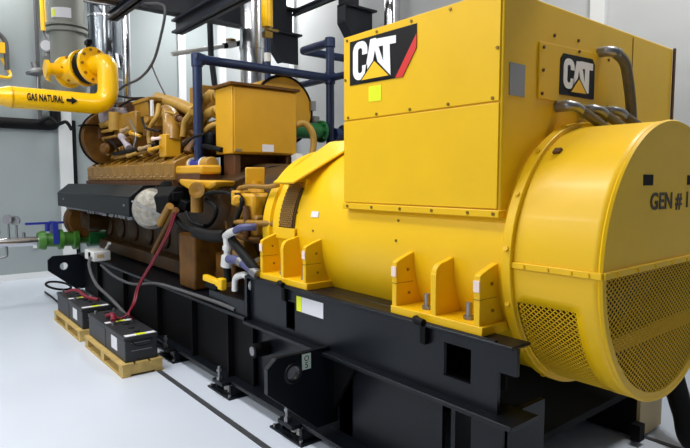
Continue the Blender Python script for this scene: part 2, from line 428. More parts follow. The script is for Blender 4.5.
lm.build('end_mesh_guard', YELM, shroud, solid=.004)
lm = MB(); lattice(lm, lambda u, v: SX0 + .03 < u < SX0 + .33 and -77 < v < -14.5, lambda u, v: pol(u, v, R - .001), SX0 + .03, SX0 + .34, -77.5, -14, .026, 2.2, .0034)
lm.build('side_mesh_guard', YELM, shroud, solid=.004)
MB().box(SX0 + .02, SX1 + .012, YC - R - .016, YC - R + .012, ZC - .014, ZC + .014).build('hinge_rail', YELM, shroud, bevel=.004)
MB().box(SX1 + .004, SX1 + .02, YC - R, YC + R, ZC - .014, ZC + .014).build('hinge_rail', YELM, shroud, bevel=.004)
MB().bolts([(x, YC - R - .016, ZC) for x in (-1.32, -1.21, -1.11, -1.04)], (0, -1, 0), .008, .008).bolts([(SX1 + .02, YC - R + .1 + .17 * k, ZC) for k in range(7)], (1, 0, 0), .008, .008).build('rail_screw', YELM, shroud)
MB().box(-1.035, -1.012, YC - .51, YC + .51, .905, .965).build('guard_brace', YELM, shroud)
for y in (2.412, 2.87):
    MB().box(SX1 + .006, SX1 + .0105, y - .045, y + .045, 1.580, 1.624).build('handle_slot', BLKD, ep)
lettering('lettering', 'GEN # 1', .099, lambda u, v, d: (SX1 + .010 + d, 2.648 + u, 1.509 + v), mat('letter_brown_black', (44, 34, 12), .5), ep, offset=.0022, extrude=.002, spacing=1.05, width=.40)
MB().prism([pol(-1.335, 53, R + .002), pol(-1.305, 53, R + .002), pol(-1.305, 50.5, R + .002), pol(-1.335, 50, R + .002)], (0, -.015, .01)).build('lifting_clip', RUST, shroud)
# what shows through the guards
mb = MB().lathe([(-1.385, .0), (-1.385, .57), (-1.37, .57), (-1.37, .38), (-1.3, .36), (-1.28, .29), (-1.15, .27), (-1.15, .0)], (0, YC, ZC), n=48)
mb.build('exciter', DKIN, shroud, bevel=.004)
MB().bolts([pol(-1.38, k * 36, .46) for k in range(10)], (1, 0, 0), .05, .2, 10).build('rectifier_post', OCHD, shroud)

# ---------------------------------------------------------------- skid
sk = thing('skid_base', (-4.7, YC, 0), 'long black painted steel skid frame carrying engine and generator above the white floor', 'machine base')
FY = 1.93
def wall_with_holes(mb, x0, x1, z0, z1, y0, y1, holes):
    """vertical plate with rectangular openings (sorted by x)"""
    x = x0
    for a, b, c, d in holes:
        mb.box(x, a, y0, y1, z0, z1); mb.box(a, b, y0, y1, z0, c); mb.box(a, b, y0, y1, d, z1); x = b
    mb.box(x, x1, y0, y1, z0, z1)
mb = MB(); wall_with_holes(mb, -3.45, -1.36, .61, .915, FY, FY + .02, [(-2.98, -2.88, .65, .83), (-1.655, -1.50, .705, .86)])
web = mb.build('generator_rail', BLK, sk)
MB().box(-3.45, -1.27, FY - .03, FY + .10, .915, .930).box(-3.45, -1.56, FY + .10, FY + .42, .915, .930).build('top_flange', BLK, sk, bevel=.004)
MB().tube([(-3.45, FY - .015, .925), (-1.36, FY - .015, .925)], .013, 8).build('edge_bead', BLK, sk)
MB().box(-3.45, -1.25, FY - .06, FY + .14, .590, .612).build('bottom_flange', BLK, sk, bevel=.003)
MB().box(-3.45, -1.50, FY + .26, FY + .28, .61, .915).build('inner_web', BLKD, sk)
MB().box(-3.47, -3.44, FY - .03, FY + .40, .6, .93).build('end_stiffener', BLK, sk)
MB().box(-1.36, -1.27, FY + .0, FY + .02, .80, .915).build('end_bracket', BLK, sk)
# lower part under the generator
mb = MB(); wall_with_holes(mb, -3.9, -1.36, .10, .59, 1.99, 2.01, [(-1.71, -1.54, .14, .56)])
mb.build('lower_web', BLK, sk)
MB().box(-1.64, -1.615, 1.97, 2.3, .1, .59).build('stiffener', BLK, sk)
MB().box(-1.385, -1.36, 1.97, 2.3, .1, .59).build('stiffener', BLK, sk)
MB().box(-2.50, -1.30, 1.87, 2.02, .09, .115).box(-8.0, -2.5, 1.87, 2.02, .09, .115).build('lower_flange', BLK, sk, bevel=.003)
MB().prism([(-2.52, 1.96, .585), (-2.30, 1.96, .585), (-2.52, 1.96, .25)], (0, .02, 0)).build('triangular_plate', BLKD, sk)  # dark triangular plate beside the jacking lug
# engine rail
MB().box(-8.0, -3.45, FY + .02, FY + .04, .115, .63).build('engine_rail', BLKD, sk)  # rail and its stiffeners painted deeper black to stand for shade
MB().box(-8.0, -3.45, FY - .05, FY + .40, .61, .635).build('engine_rail_flange', BLK, sk, bevel=.003)
MB().box(-4.05, -3.47, FY - .03, FY + .30, .635, .74).build('packing_block', BLK, sk, bevel=.006)
for x in (-7.2, -6.2, -5.2, -4.4, -3.75): MB().box(x - .012, x + .012, FY - .03, FY + .04, .115, .61).build('stiffener', BLKD, sk)
MB().tube([(-3.30, FY + .05, .43), (-3.30, FY - .07, .43)], .05, 14).build('pipe_stub', BLKD, sk)
MB().cyl((-3.30, FY - .07, .43), (-3.30, FY - .075, .43), .032, n=14).build('stub_plug', STEEL, sk)
# jacking lugs
def ring_plate(mb, outline, hole_c, hole_r, x, t, n=20):
    """plate across the skid with a round hole"""
    yc, zc = hole_c; a = []; b = []
    outline = [V((p[0], p[1])) for p in outline]; m = len(outline)
    def hit(ang):
        d = V((math.cos(ang), math.sin(ang))); best = None
        for i in range(m):
            p, q = outline[i], outline[(i + 1) % m]; e = q - p; w = p - V((yc, zc)); den = d.x * e.y - d.y * e.x
            if abs(den) < 1e-9: continue
            s = (w.x * e.y - w.y * e.x) / den; u = (w.x * d.y - w.y * d.x) / den
            if s > 0 and -1e-6 <= u <= 1 + 1e-6 and (best is None or s < best): best = s
        return (yc + d.x * best, zc + d.y * best)
    angs = sorted([2 * PI * k / n for k in range(n)] + [math.atan2(p.y - zc, p.x - yc) % (2 * PI) for p in outline])
    for x_ in (x, x + t):
        a.append([mb.bm.verts.new((x_,) + hit(g)) for g in angs]); b.append([mb.bm.verts.new((x_, yc + hole_r * math.cos(g), zc + hole_r * math.sin(g))) for g in angs])
    N = len(angs)
    for k in range(N):
        j = (k + 1) % N
        for s in (0, 1): mb.face([a[s][k], a[s][j], b[s][j], b[s][k]])
        mb.face([a[0][k], a[0][j], a[1][j], a[1][k]]); mb.face([b[0][k], b[0][j], b[1][j], b[1][k]])
LUG = [(2.02, .635), (1.57, .635), (1.51, .585), (1.51, .445), (1.84, .17), (2.02, .17)]
lug = MB(); ring_plate(lug, LUG, (1.675, .53), .042, -2.555, .035)
lug = lug.build('jacking_lug', BLK, sk)
MB().torus((-2.52, 1.675, .53), (1, 0, 0), .05, .010, 24, 8).build('lug_bushing', BLK, lug)
sg = MB().box(-2.5205, -2.518, 1.735, 1.795, .535, .625).build('sign_sticker', LABG, lug)
lettering('lettering', 'O', .045, lambda u, v, d: (-2.5175 + d, 1.765 + u, .597 + v), DECB, sg, extrude=.001)
lettering('lettering', '5', .05, lambda u, v, d: (-2.5175 + d, 1.765 + u, .558 + v), DECB, sg, extrude=.001)
lug = MB(); ring_plate(lug, [(y, z - .02) for y, z in LUG], (1.70, .47), .05, -8.02, .035)
lug.build('jacking_lug', BLK, sk)
# cross members and the far rail
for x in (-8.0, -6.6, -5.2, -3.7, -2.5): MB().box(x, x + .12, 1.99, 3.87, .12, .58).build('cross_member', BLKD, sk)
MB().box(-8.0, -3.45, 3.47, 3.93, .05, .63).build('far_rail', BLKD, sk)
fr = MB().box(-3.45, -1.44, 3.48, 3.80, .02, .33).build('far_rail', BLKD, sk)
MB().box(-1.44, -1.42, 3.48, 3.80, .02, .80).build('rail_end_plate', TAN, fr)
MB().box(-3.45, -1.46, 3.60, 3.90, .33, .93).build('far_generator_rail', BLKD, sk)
MB().box(-1.44, -1.385, 3.40, 3.47, .03, .13).build('tie_down', BLKD, sk)
MB().box(-3.4, -1.45, 2.35, 3.5, .30, .34).build('deck_plate', BLKD, sk)
st = MB().box(-2.853, -2.577, FY - .003, FY, .786, .880).build('data_sticker', LABW, sk)
MB().box(-2.853, -2.80, FY - .005, FY - .002, .787, .880).build('yellow_band', LABY, st)
for x in (-1.78, -2.99):
    MB().tube(fil([(x - .05, FY + .04, .93), (x - .04, FY - .03, .94), (x + .03, FY - .035, .935)], .03), .018, 12).build('tie_down_hook', RUB, sk)
    MB().box(x, x + .035, FY - .03, FY, .83, .935).build('hook_tab', BLKD, sk, bevel=.003)

# ---------------------------------------------------------------- spring mounts under the skid
iso = thing('spring_mount', (-3.58, 1.9, 0), 'black spring mount under the skid, middle one of the three in the open', 'vibration mount', 'spring mounts under the skid')
ox = -3.58 + .0
MB().box(ox - .36, ox + .0, 1.82, 2.02, 0, .014).build('base_plate', BLK, iso, bevel=.003)
mb = MB(); wall_with_holes(mb, ox - .28, ox - .03, .014, .092, 1.85, 1.862, [(ox - .25, ox - .06, .022, .088)])
mb.box(ox - .28, ox - .268, 1.85, 2.0, .014, .092).box(ox - .042, ox - .03, 1.85, 2.0, .014, .092)
mb.build('housing', BLK, iso)
for x in (-.18, -.12):
    sp = [(ox + x + .022 * math.cos(t * .6), 1.90 + .022 * math.sin(t * .6), .014 + .0012 * t) for t in range(60)]
    MB().tube(sp, .006, 6).build('spring', WHITE, iso)
MB().cyl((ox - .15, 1.82, .115), (ox - .15, 1.82, .22), .011, n=10).cyl((ox - .15, 1.82, .115), (ox - .15, 1.82, .145), .022, n=6).cyl((ox - .15, 1.82, .18), (ox - .15, 1.82, .2), .02, n=6).build('adjusting_bolt', STEEL, iso)
MB().box(ox - .22, ox - .06, 1.795, 1.88, .092, .116).build('top_plate', BLK, iso, bevel=.002)
MB().bolts([(ox - .03, 1.84, .014), (ox - .33, 1.84, .014)], (0, 0, 1), .012, .016).build('anchor_bolt', STEEL, iso)
for dx, lab in ((.92, 'black spring mount directly below the protruding jacking lug with the white tag'), (-1.05, 'black spring mount under the skid just right of the batteries'),
                (-2.05, 'black spring mount under the skid behind the front battery pallet'), (-3.1, 'black spring mount under the skid behind the rear battery pallet')):
    c = copy_tree(iso); c.location.x += dx; c['label'] = lab

# ---------------------------------------------------------------- engine
en = thing('engine', (-6.1, YC, .63), 'large ochre gas engine with pipes and valve covers, left of the generator', 'engine')
# crankcase
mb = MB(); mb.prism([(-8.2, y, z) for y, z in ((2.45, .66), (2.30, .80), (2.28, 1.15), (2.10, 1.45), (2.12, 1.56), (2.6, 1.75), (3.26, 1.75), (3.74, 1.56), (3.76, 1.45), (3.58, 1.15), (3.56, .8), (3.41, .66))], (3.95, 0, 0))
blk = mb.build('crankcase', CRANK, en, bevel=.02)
for i in range(7):
    x = -7.95 + i * .5
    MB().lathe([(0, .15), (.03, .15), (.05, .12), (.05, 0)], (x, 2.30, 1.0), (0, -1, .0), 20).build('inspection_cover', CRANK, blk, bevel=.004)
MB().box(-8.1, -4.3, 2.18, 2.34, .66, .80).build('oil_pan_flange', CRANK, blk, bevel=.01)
# flywheel housing
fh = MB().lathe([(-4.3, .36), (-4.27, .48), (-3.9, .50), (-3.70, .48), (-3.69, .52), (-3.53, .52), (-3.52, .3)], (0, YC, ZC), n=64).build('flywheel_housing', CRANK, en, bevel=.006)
MB().bolts([pol(-3.53, t, .50) for t in range(-60, 100, 12)], (1, 0, 0), .014, .016).build('housing_bolt', STEEL, fh)
MB().torus((-4.18, YC - .2, 1.25), (.75, -.65, .1), .30, .03, 40, 8).build('flywheel_ring', OCHD, en)
# rear mounting leg
MB().box(-4.86, -4.52, 1.99, 2.3, .64, 1.13).build('rear_mount', OCHD, en, bevel=.02)
MB().box(-4.45, -4.1, 2.15, 2.4, .64, .98).build('rear_mount', OCHD, en, bevel=.02)

# row of valve covers along the aisle side
cov = None
NCOV = 11
for i in range(NCOV):
    x0 = -8.05 + i * .272; w = .258
    if cov is None:
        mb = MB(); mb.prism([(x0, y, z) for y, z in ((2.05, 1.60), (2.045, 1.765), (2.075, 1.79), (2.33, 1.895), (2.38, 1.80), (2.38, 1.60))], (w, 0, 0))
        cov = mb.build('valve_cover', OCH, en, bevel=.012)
        MB().bolts([(x0 + .04, 2.05, 1.635), (x0 + w - .04, 2.05, 1.635), (x0 + w / 2, 2.05, 1.66)], (0, -1, 0), .010, .015).build('cover_bolt', BOLT, cov)
        MB().tube([(x0 + w - .02, 2.06, 1.80), (x0 + .10, 2.32, 1.915)], .012, 8).build('rocker_line', OCH, cov)
    else:
        c = copy_tree(cov, en); c.location.x = i * .272
MB().box(-8.05, -5.05, 2.03, 2.2, 1.545, 1.60).build('head_gasket_rail', RUST, en)
# dark cover trough over the exhaust side
sec = [(1.72, 1.258), (1.72, 1.440), (1.86, 1.556), (2.05, 1.556), (2.08, 1.30), (1.98, 1.25)]
tr = MB().prism([(-8.30, y, z) for y, z in sec], (2.94, 0, 0)).build('exhaust_cover', SLATE, en, bevel=.008)
MB().lathe([(0, .11), (.05, .11), (.07, .09), (.07, 0)], (-8.30, 1.85, 1.36), (-1, 0, 0), 20).build('cover_end_cap', SLATE, tr)
MB().prism([(-5.36, y, z) for y, z in ((1.78, 1.28), (1.78, 1.44), (1.86, 1.53), (2.05, 1.53), (2.08, 1.30))], (.5, .12, .02)).build('cover_end_box', BLKD, tr, bevel=.01)
mb = MB()
mb.box(-8.2, -5.3, 1.80, 1.95, 1.225, 1.25)
for k in range(14): mb.obox((-7.0 + k * .12, 1.79, 1.235), (.06, .05, .03), (1, rnd.uniform(-.3, .3), rnd.uniform(-.3, .3)))
mb.build('foil_edge', STEEL, tr)
MB().bolts([(-7.95, 1.72, 1.36), (-5.5, 1.72, 1.36)], (0, -1, 0), .012, .01).build('cover_bolt', STEEL, tr)
# big rounded front gear cover low on the far end
MB().lathe([(0, .22), (.04, .25), (.22, .25), (.26, .20), (.26, 0)], (-8.2, 2.05, 1.05), (-1, 0, 0), 28).build('water_pump', OCHD, en, bevel=.01)
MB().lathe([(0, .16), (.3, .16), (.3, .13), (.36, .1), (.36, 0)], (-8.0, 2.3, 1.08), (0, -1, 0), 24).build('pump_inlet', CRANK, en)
# insulated turbo disc
td = MB().lathe([(0, .17), (.05, .185), (.09, .16), (.11, .07), (.11, 0)], (-5.16, 1.88, 1.335), (.75, -.66, .1), 32).build('insulated_disc', SILV, en)
MB().torus((-5.14, 1.86, 1.338), (.75, -.66, .1), .18, .012, 40, 6).build('disc_clamp', STEEL, td)
MB().obox((-5.05, 1.785, 1.345), (.02, .32, .016), (.75, -.66, .1), (.3, .3, .9)).build('disc_seam', STEEL, td)
# air cleaners: the one behind the control cabinet and the one at the far end
def drum(c, r, l, front, m=None):
    d = MB().lathe([(-l, r * .9), (-l + .04, r), (-.03, r), (-.03, r), (0, r * .97), (0, 0)], c, (1, 0, 0), 48).build('air_cleaner', m or CABY, en, bevel=.004)
    MB().torus(V(c) + V((-.01 if front else -l + .03, 0, 0)), (1, 0, 0), r + .003, .017, 48, 6).build('seal_band', RUB, d)
    return d
d1 = drum((-5.0, 3.24, 2.34), .35, .75, 1)
MB().box(-5.02, -4.96, 3.56, 3.62, 2.36, 2.46).build('band_clamp', STEEL, d1)
MB().box(-5.02, -4.95, 3.59, 3.66, 2.22, 2.30).build('band_clamp', STEEL, d1)
d2 = drum((-7.5, 2.22, 2.14), .35, .16, 0, OCHD)
MB().box(-7.68, -7.46, 1.86, 2.5, 2.285, 2.30).build('drum_shelf', BLKD, d2)
# control cabinet over the flywheel end
cb = MB().box(-4.72, -4.40, 2.31, 2.985, 1.835, 2.425).build('control_cabinet', CABY, en, bevel=.01)
MB().box(-4.40, -4.385, 2.325, 2.97, 1.85, 2.41).build('cabinet_door', CABY, cb, bevel=.004)
MB().box(-4.76, -4.36, 2.28, 3.0, 2.425, 2.45).build('cabinet_lid', OCHD, cb, bevel=.004)
MB().box(-4.385, -4.382, 2.60, 2.72, 1.86, 1.925).build('rating_label', LABW, cb)
MB().box(-4.385, -4.378, 2.33, 2.39, 1.855, 1.875).build('hinge', STEEL, cb)
MB().box(-4.70, -4.42, 2.34, 2.40, 1.55, 1.835).box(-4.70, -4.42, 2.88, 2.94, 1.55, 1.835).box(-4.70, -4.62, 2.34, 2.94, 1.55, 1.835).build('cabinet_bracket', RUST, cb, bevel=.006)
MB().tube(smooth([(-4.42, 2.98, 2.12), (-4.38, 3.06, 2.14), (-4.34, 3.12, 2.06), (-4.33, 3.13, 1.94), (-4.33, 3.10, 1.80)]), .032, 10).build('cabinet_hose', HOS, cb)
MB().obox((-4.36, 2.97, 1.80), (.06, .10, .09), (1, .3, .4)).build('connector', WHITE, cb)
# pipes and hoses that run to the cabinet
def pipe(name, pts, r, m=HOS, rr=None, sm=False, parent=None, n=12):
    P = smooth(pts) if sm else fil(pts, rr or r * 2.5)
    return MB().tube(P, r, n).build(name, m, parent or en)
pipe('coolant_hose', [(-4.72, 2.36, 2.36), (-4.820, 2.350, 2.409), (-4.928, 2.320, 2.363), (-5.088, 2.300, 2.256), (-5.328, 2.300, 2.161), (-5.431, 2.300, 2.069)], .045, sm=True)
pipe('coolant_hose', [(-4.72, 2.36, 2.23), (-4.786, 2.350, 2.250), (-4.935, 2.320, 2.206), (-5.028, 2.300, 2.100), (-5.057, 2.300, 1.969)], .045, sm=True)
for p, q in (((-4.76, 2.36, 2.36), (-4.80, 2.36, 2.36)), ((-4.76, 2.36, 2.23), (-4.80, 2.36, 2.23))): MB().cyl(p, q, .06).build('hose_clamp', OCH, en)
pipe('crossover_pipe', [(-6.481, 2.450, 2.560), (-5.829, 2.420, 2.420), (-5.333, 2.400, 2.287)], .068, HOS)
pipe('intake_elbow', [(-5.866, 2.300, 2.319), (-5.607, 2.250, 2.251), (-5.414, 2.180, 2.121), (-5.348, 2.150, 1.978)], .088, OCH, sm=True, n=18)
MB().obox((-5.376, 2.140, 1.940), (.17, .16, .22)).build('governor_box', CABY, en, bevel=.012)
MB().obox((-5.357, 2.500, 2.418), (.26, .2, .26)).build('actuator_box', OCH, en, bevel=.012)
pipe('vent_hose', [(-5.797, 2.200, 2.388), (-5.729, 2.150, 2.264), (-5.825, 2.120, 2.167), (-5.891, 2.120, 2.068), (-5.868, 2.120, 1.983)], .026, sm=True)
pipe('fuel_line', [(-5.196, 2.200, 2.029), (-5.142, 2.200, 2.159), (-4.977, 2.200, 2.238)], .030, HOS, sm=True)
pipe('fuel_line', [(-4.990, 2.280, 1.983), (-4.855, 2.300, 2.087), (-4.750, 2.350, 2.119), (-4.691, 2.400, 2.081)], .026, HOS, sm=True)
MB().obox((-5.056, 2.500, 2.075), (.3, .2, .2)).build('starter_relay', OCH, en, bevel=.01)
MB().obox((-4.859, 2.350, 1.979), (.20, .16, .14)).build('solenoid', BLKD, en, bevel=.03)
pipe('cross_tube', [(-5.250, 2.250, 1.899), (-4.799, 2.250, 1.916), (-4.579, 2.300, 1.872)], .024, RUB)
# upper left clutter: aftercooler, inlet pipe, linkage
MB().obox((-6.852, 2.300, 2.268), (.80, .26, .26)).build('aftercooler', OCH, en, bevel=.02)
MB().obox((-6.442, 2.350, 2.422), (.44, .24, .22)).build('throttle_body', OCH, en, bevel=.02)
MB().obox((-6.028, 2.210, 2.380), (.05, .02, .17)).build('decal_strip', WHITE, en)
MB().obox((-6.405, 2.350, 2.497), (.52, .28, .04)).build('throttle_flange', OCH, en, bevel=.008)
MB().obox((-7.098, 2.450, 2.482), (.50, .2, .16)).build('mixer_body', RUST, en, bevel=.02)
pipe('inlet_duct', [(-7.35, 2.05, 2.42), (-7.35, 2.66, 2.42)], .105, LILAC, n=20)
MB().lathe([(0, .14), (.05, .14)], (-7.35, 2.62, 2.42), (0, 1, 0), 24).build('duct_clamp', OCHD, en)
pipe('riser_pipe', [(-7.112, 2.150, 2.435), (-7.134, 2.150, 2.219)], .075, HOS, n=16)
pipe('riser_elbow', [(-7.717, 2.100, 2.296), (-7.449, 2.100, 2.301), (-7.144, 2.120, 2.303), (-7.171, 2.150, 2.246)], .04, HOS, sm=True)
MB().obox((-7.596, 2.150, 2.200), (.24, .2, .16)).build('valve_block', RUST, en, bevel=.02)
MB().lathe([(0, .05), (.04, .07), (.12, .07), (.15, .04), (.15, 0)], (-7.218, 2.120, 1.990), (.6, -.8, 0), 20).build('filter_housing', OCHD, en)
pipe('linkage_rod', [(-6.970, 2.080, 1.918), (-6.188, 2.080, 1.933), (-5.535, 2.080, 1.965)], .022, RUB)
pipe('linkage_rod', [(-6.965, 2.100, 1.870), (-6.123, 2.100, 1.898), (-5.536, 2.100, 1.936)], .018, OCH)
pipe('drain_tube', [(-6.750, 2.100, 2.120), (-6.577, 2.100, 2.041), (-6.479, 2.100, 1.968)], .04, LILAC)
for k, (u, v, sx, sy, sz, m) in enumerate(()): pass
SMALL = [((-7.974, 2.200, 2.066), .16, OCH), ((-7.357, 2.250, 2.114), .2, RUST), ((-6.900, 2.200, 1.967), .12, OCH), ((-6.550, 2.250, 2.034), .22, OCHD), ((-6.112, 2.300, 2.113), .2, OCHD),
         ((-6.236, 2.350, 2.257), .2, OCH), ((-5.866, 2.500, 2.302), .24, OCHD), ((-5.609, 2.450, 2.004), .26, OCHD), ((-5.820, 2.500, 2.169), .24, OCH), ((-5.493, 2.600, 2.047), .3, OCHD), ((-8.606, 2.500, 2.531), .2, OCHD), ((-7.708, 2.500, 2.545), .2, RUST)]
for p, s, m in SMALL:
    MB().obox(p, (s * rnd.uniform(.9, 1.5), s, s * rnd.uniform(.6, 1.)), (1, rnd.uniform(-.2, .2), rnd.uniform(-.1, .1))).cyl(V(p) + V((0, -s * .5, .0)), V(p) + V((.02, -s * .75, .01)), s * .22, n=12).build('engine_fitting', m, en, bevel=.012)
for a, b, c in (((-7.599, 2.100, 2.146), (-6.932, 2.050, 2.058), (-6.715, 2.050, 1.954)), ((-6.417, 2.100, 2.277), (-6.084, 2.050, 2.098), (-6.160, 2.050, 1.963)), ((-6.030, 2.100, 2.266), (-5.805, 2.060, 2.142), (-5.420, 2.060, 2.085)),
                ((-5.779, 2.200, 2.252), (-5.560, 2.180, 2.291), (-5.354, 2.200, 2.254)), ((-5.060, 2.150, 1.925), (-4.808, 2.120, 1.983), (-4.728, 2.200, 2.018)), ((-7.396, 2.300, 2.549), (-6.933, 2.300, 2.574), (-6.455, 2.300, 2.532))):
    pipe('fuel_line', [a, b, c], .013, rnd.choice([HOS, RUB, STEEL]), sm=True, n=8)
for p, q, r, m in (((-7.590, 2.100, 2.223), (-7.086, 2.100, 2.213), .035, HOS), ((-7.356, 2.080, 2.119), (-6.871, 2.080, 2.126), .03, OCH), ((-7.340, 2.060, 2.005), (-7.141, 2.060, 1.923), .035, BOLT), ((-6.580, 2.060, 2.164), (-6.369, 2.060, 2.183), .03, BOLT),
                   ((-6.274, 2.060, 2.121), (-5.991, 2.060, 2.071), .03, CABY), ((-5.915, 2.030, 1.930), (-5.621, 2.030, 1.947), .028, BOLT), ((-5.596, 2.020, 1.906), (-5.325, 2.020, 1.923), .03, CABY), ((-6.274, 2.020, 1.869), (-6.012, 2.020, 1.891), .026, HOS),
                   ((-5.587, 2.050, 2.016), (-5.398, 2.050, 2.015), .024, LABP), ((-5.307, 2.200, 2.211), (-5.118, 2.200, 2.166), .04, RUST)):
    r *= .62
    MB().cyl(p, q, r, n=12).lathe([(0, r * 1.6), (r, r * 1.6)], p, V(q) - V(p), 12).build('pipe_coupling', m, en, bevel=.004)
# manifold log behind the valve covers
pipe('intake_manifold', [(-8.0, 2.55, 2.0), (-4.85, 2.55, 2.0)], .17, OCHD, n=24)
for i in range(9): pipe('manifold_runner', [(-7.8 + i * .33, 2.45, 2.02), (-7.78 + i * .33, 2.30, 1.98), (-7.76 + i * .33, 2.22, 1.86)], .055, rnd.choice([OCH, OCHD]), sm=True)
# bracket with the tee under the blue pipe
MB().obox((-4.826, 2.170, 1.696), (.60, .20, .08)).build('tee_bracket', CABY, en, bevel=.02)
MB().obox((-4.830, 2.170, 1.623), (.52, .19, .09)).build('bracket_spacer', RUST, en, bevel=.006)
MB().prism([(-4.954, 2.040, 1.614), (-4.195, 2.040, 1.596), (-4.234, 2.040, 1.555), (-4.407, 2.040, 1.503), (-4.651, 2.040, 1.499), (-4.911, 2.040, 1.559)], (0, .2, 0)).build('bracket_apron', CABY, en, bevel=.02)
bt = MB().cyl((-4.456, 2.000, 1.537), (-4.466, 2.000, 1.332), .052, n=20).build('breather_tube', OCH, en)
MB().lathe([(-.05, .066), (.05, .066), (.05, .03), (.03, 0)], (-4.414, 1.990, 1.520), (.8, -.6, 0), 24).build('breather_cap', OCH, bt)
# sensor box and regulator by the generator
MB().obox((-3.826, 2.200, 1.635), (.03, .15, .135), (.9, -.4, 0)).build('sensor_box', CABY, en, bevel=.008)
MB().cyl((-3.815, 2.200, 1.448), (-3.812, 2.200, 1.596), .035, n=12).cyl((-3.814, 2.200, 1.510), (-3.813, 2.200, 1.557), .07, .05, n=16).build('sensor_post', CABY, en)
MB().obox((-3.782, 2.180, 1.395), (.24, .2, .22)).build('regulator', CABY, en, bevel=.03)
MB().obox((-3.910, 2.120, 1.463), (.12, .12, .12)).cyl((-3.868, 2.080, 1.449), (-3.788, 2.020, 1.452), .04).build('regulator_port', CABY, en, bevel=.015)
MB().obox((-3.720, 2.160, 1.259), (.22, .16, .16)).build('regulator_base', OCH, en, bevel=.02)
pipe('regulator_pipe', [(-3.924, 2.100, 1.392), (-3.919, 2.100, 1.541), (-3.729, 2.100, 1.558), (-3.468, 2.100, 1.553), (-3.334, 2.100, 1.568)], .018, OCH, rr=.05)
pipe('regulator_pipe', [(-3.866, 2.050, 1.279), (-3.559, 2.050, 1.289), (-3.365, 2.100, 1.292)], .022, OCH)
pipe('regulator_pipe', [(-3.705, 2.050, 1.409), (-3.693, 2.050, 1.289), (-3.712, 2.050, 1.167)], .024, RUST)
pipe('regulator_pipe', [(-3.861, 2.080, 1.168), (-3.674, 2.080, 1.153), (-3.561, 2.100, 1.161)], .026, OCHD)
MB().obox((-3.98, 2.2, 1.02), (.26, .2, .22)).build('oil_filter_base', OCH, en, bevel=.02)
# dark wiring bundle across the rear of the engine
for pts in ([(-5.045, 1.930, 1.457), (-4.864, 1.930, 1.299), (-4.645, 1.930, 1.205), (-4.304, 1.950, 1.167), (-3.930, 1.970, 1.178)], [(-4.978, 1.950, 1.422), (-4.757, 1.950, 1.250), (-4.467, 1.970, 1.180), (-4.131, 2.000, 1.152), (-3.940, 2.000, 1.136)], [(-4.971, 1.920, 1.441), (-4.772, 1.920, 1.277), (-4.519, 1.930, 1.187), (-4.191, 1.950, 1.159), (-3.894, 1.960, 1.173)],
            [(-5.351, 2.000, 1.547), (-5.241, 1.900, 1.491), (-5.218, 1.860, 1.379)], [(-4.479, 2.000, 1.468), (-4.238, 2.050, 1.505), (-4.054, 2.100, 1.492), (-3.923, 2.100, 1.400)], [(-4.392, 2.050, 1.435), (-4.207, 2.050, 1.375), (-4.286, 2.050, 1.255), (-4.524, 2.050, 1.171)],
            [(-4.696, 2.000, 1.322), (-4.573, 2.000, 1.240), (-4.314, 2.000, 1.222)], [(-4.019, 2.100, 1.524), (-3.765, 2.050, 1.452), (-3.832, 2.050, 1.327), (-3.935, 2.050, 1.196)]):
    pipe('wiring_loom', pts, rnd.uniform(.009, .02), RUB, sm=True)
for u, v in (): pass
for p in ((-4.912, 2.000, 1.459), (-5.147, 2.000, 1.529), (-4.854, 2.050, 1.386), (-4.393, 2.200, 1.518)):
    MB().obox(p, (.16, .1, .09), (1, rnd.uniform(-.4, .4), rnd.uniform(-.5, .5))).build('wiring_plug', BLKD, en, bevel=.01)
pipe('support_strut', [(-4.807, 1.900, 1.374), (-5.058, 1.900, 1.198)], .035, OCH)
pipe('support_strut', [(-4.723, 1.920, 1.341), (-5.095, 1.950, 1.118), (-5.369, 1.950, 0.902)], .03, OCHD)

# ---------------------------------------------------------------- blue vent pipework above the engine
bp = thing('vent_pipework', (-4.9, 2.19, 1.74), 'navy blue pipe frame rising from the engine and crossing above its control cabinet', 'pipe')
MB().tube(fil([(-4.9, 2.225, 1.74), (-4.9, 2.225, 2.715), (-4.9, 3.768, 2.715)], .03, 4), .044, 16).build('cross_pipe', NAVY, bp)
MB().cyl((-4.9, 2.225, 2.64), (-4.9, 2.225, 2.765), .053, n=16).cyl((-4.9, 2.19, 2.715), (-4.9, 2.30, 2.715), .053, n=16).build('elbow_fitting', NAVY, bp, bevel=.01)
MB().cyl((-4.9, 3.768, 3.11), (-4.9, 3.768, 1.6), .046, n=16).build('riser', NAVY, bp)
MB().tube(fil([(-4.9, 3.768, 3.10), (-5.42, 3.768, 3.10), (-5.42, 4.45, 3.10)], .03, 4), .046, 16).build('top_branch', NAVY, bp)
MB().tube([(-5.5, 3.768, 2.715), (-3.9, 3.768, 2.715)], .038, 14).build('side_branch', NAVY, bp)
MB().cyl((-4.9, 3.768, 2.65), (-4.9, 3.768, 2.78), .058, n=16).build('pipe_fitting', NAVY, bp, bevel=.01)
MB().cyl((-4.9, 3.768, 3.04), (-4.9, 3.768, 3.15), .058, n=16).build('pipe_fitting', NAVY, bp, bevel=.01)
MB().cyl((-5.12, 2.225, 1.75), (-4.68, 2.225, 1.75), .05, n=16).build('base_tee', BLUE, bp)
MB().cyl((-5.16, 2.225, 1.75), (-5.02, 2.225, 1.75), .062, n=16).build('tee_sleeve', HOS, bp, bevel=.005)
MB().cyl((-4.76, 2.225, 1.75), (-4.62, 2.225, 1.75), .062, n=16).build('tee_sleeve', HOS, bp, bevel=.005)
MB().cyl((-5.03, 2.225, 1.75), (-5.01, 2.225, 1.75), .066, n=16).build('tee_ring', WHITE, bp)
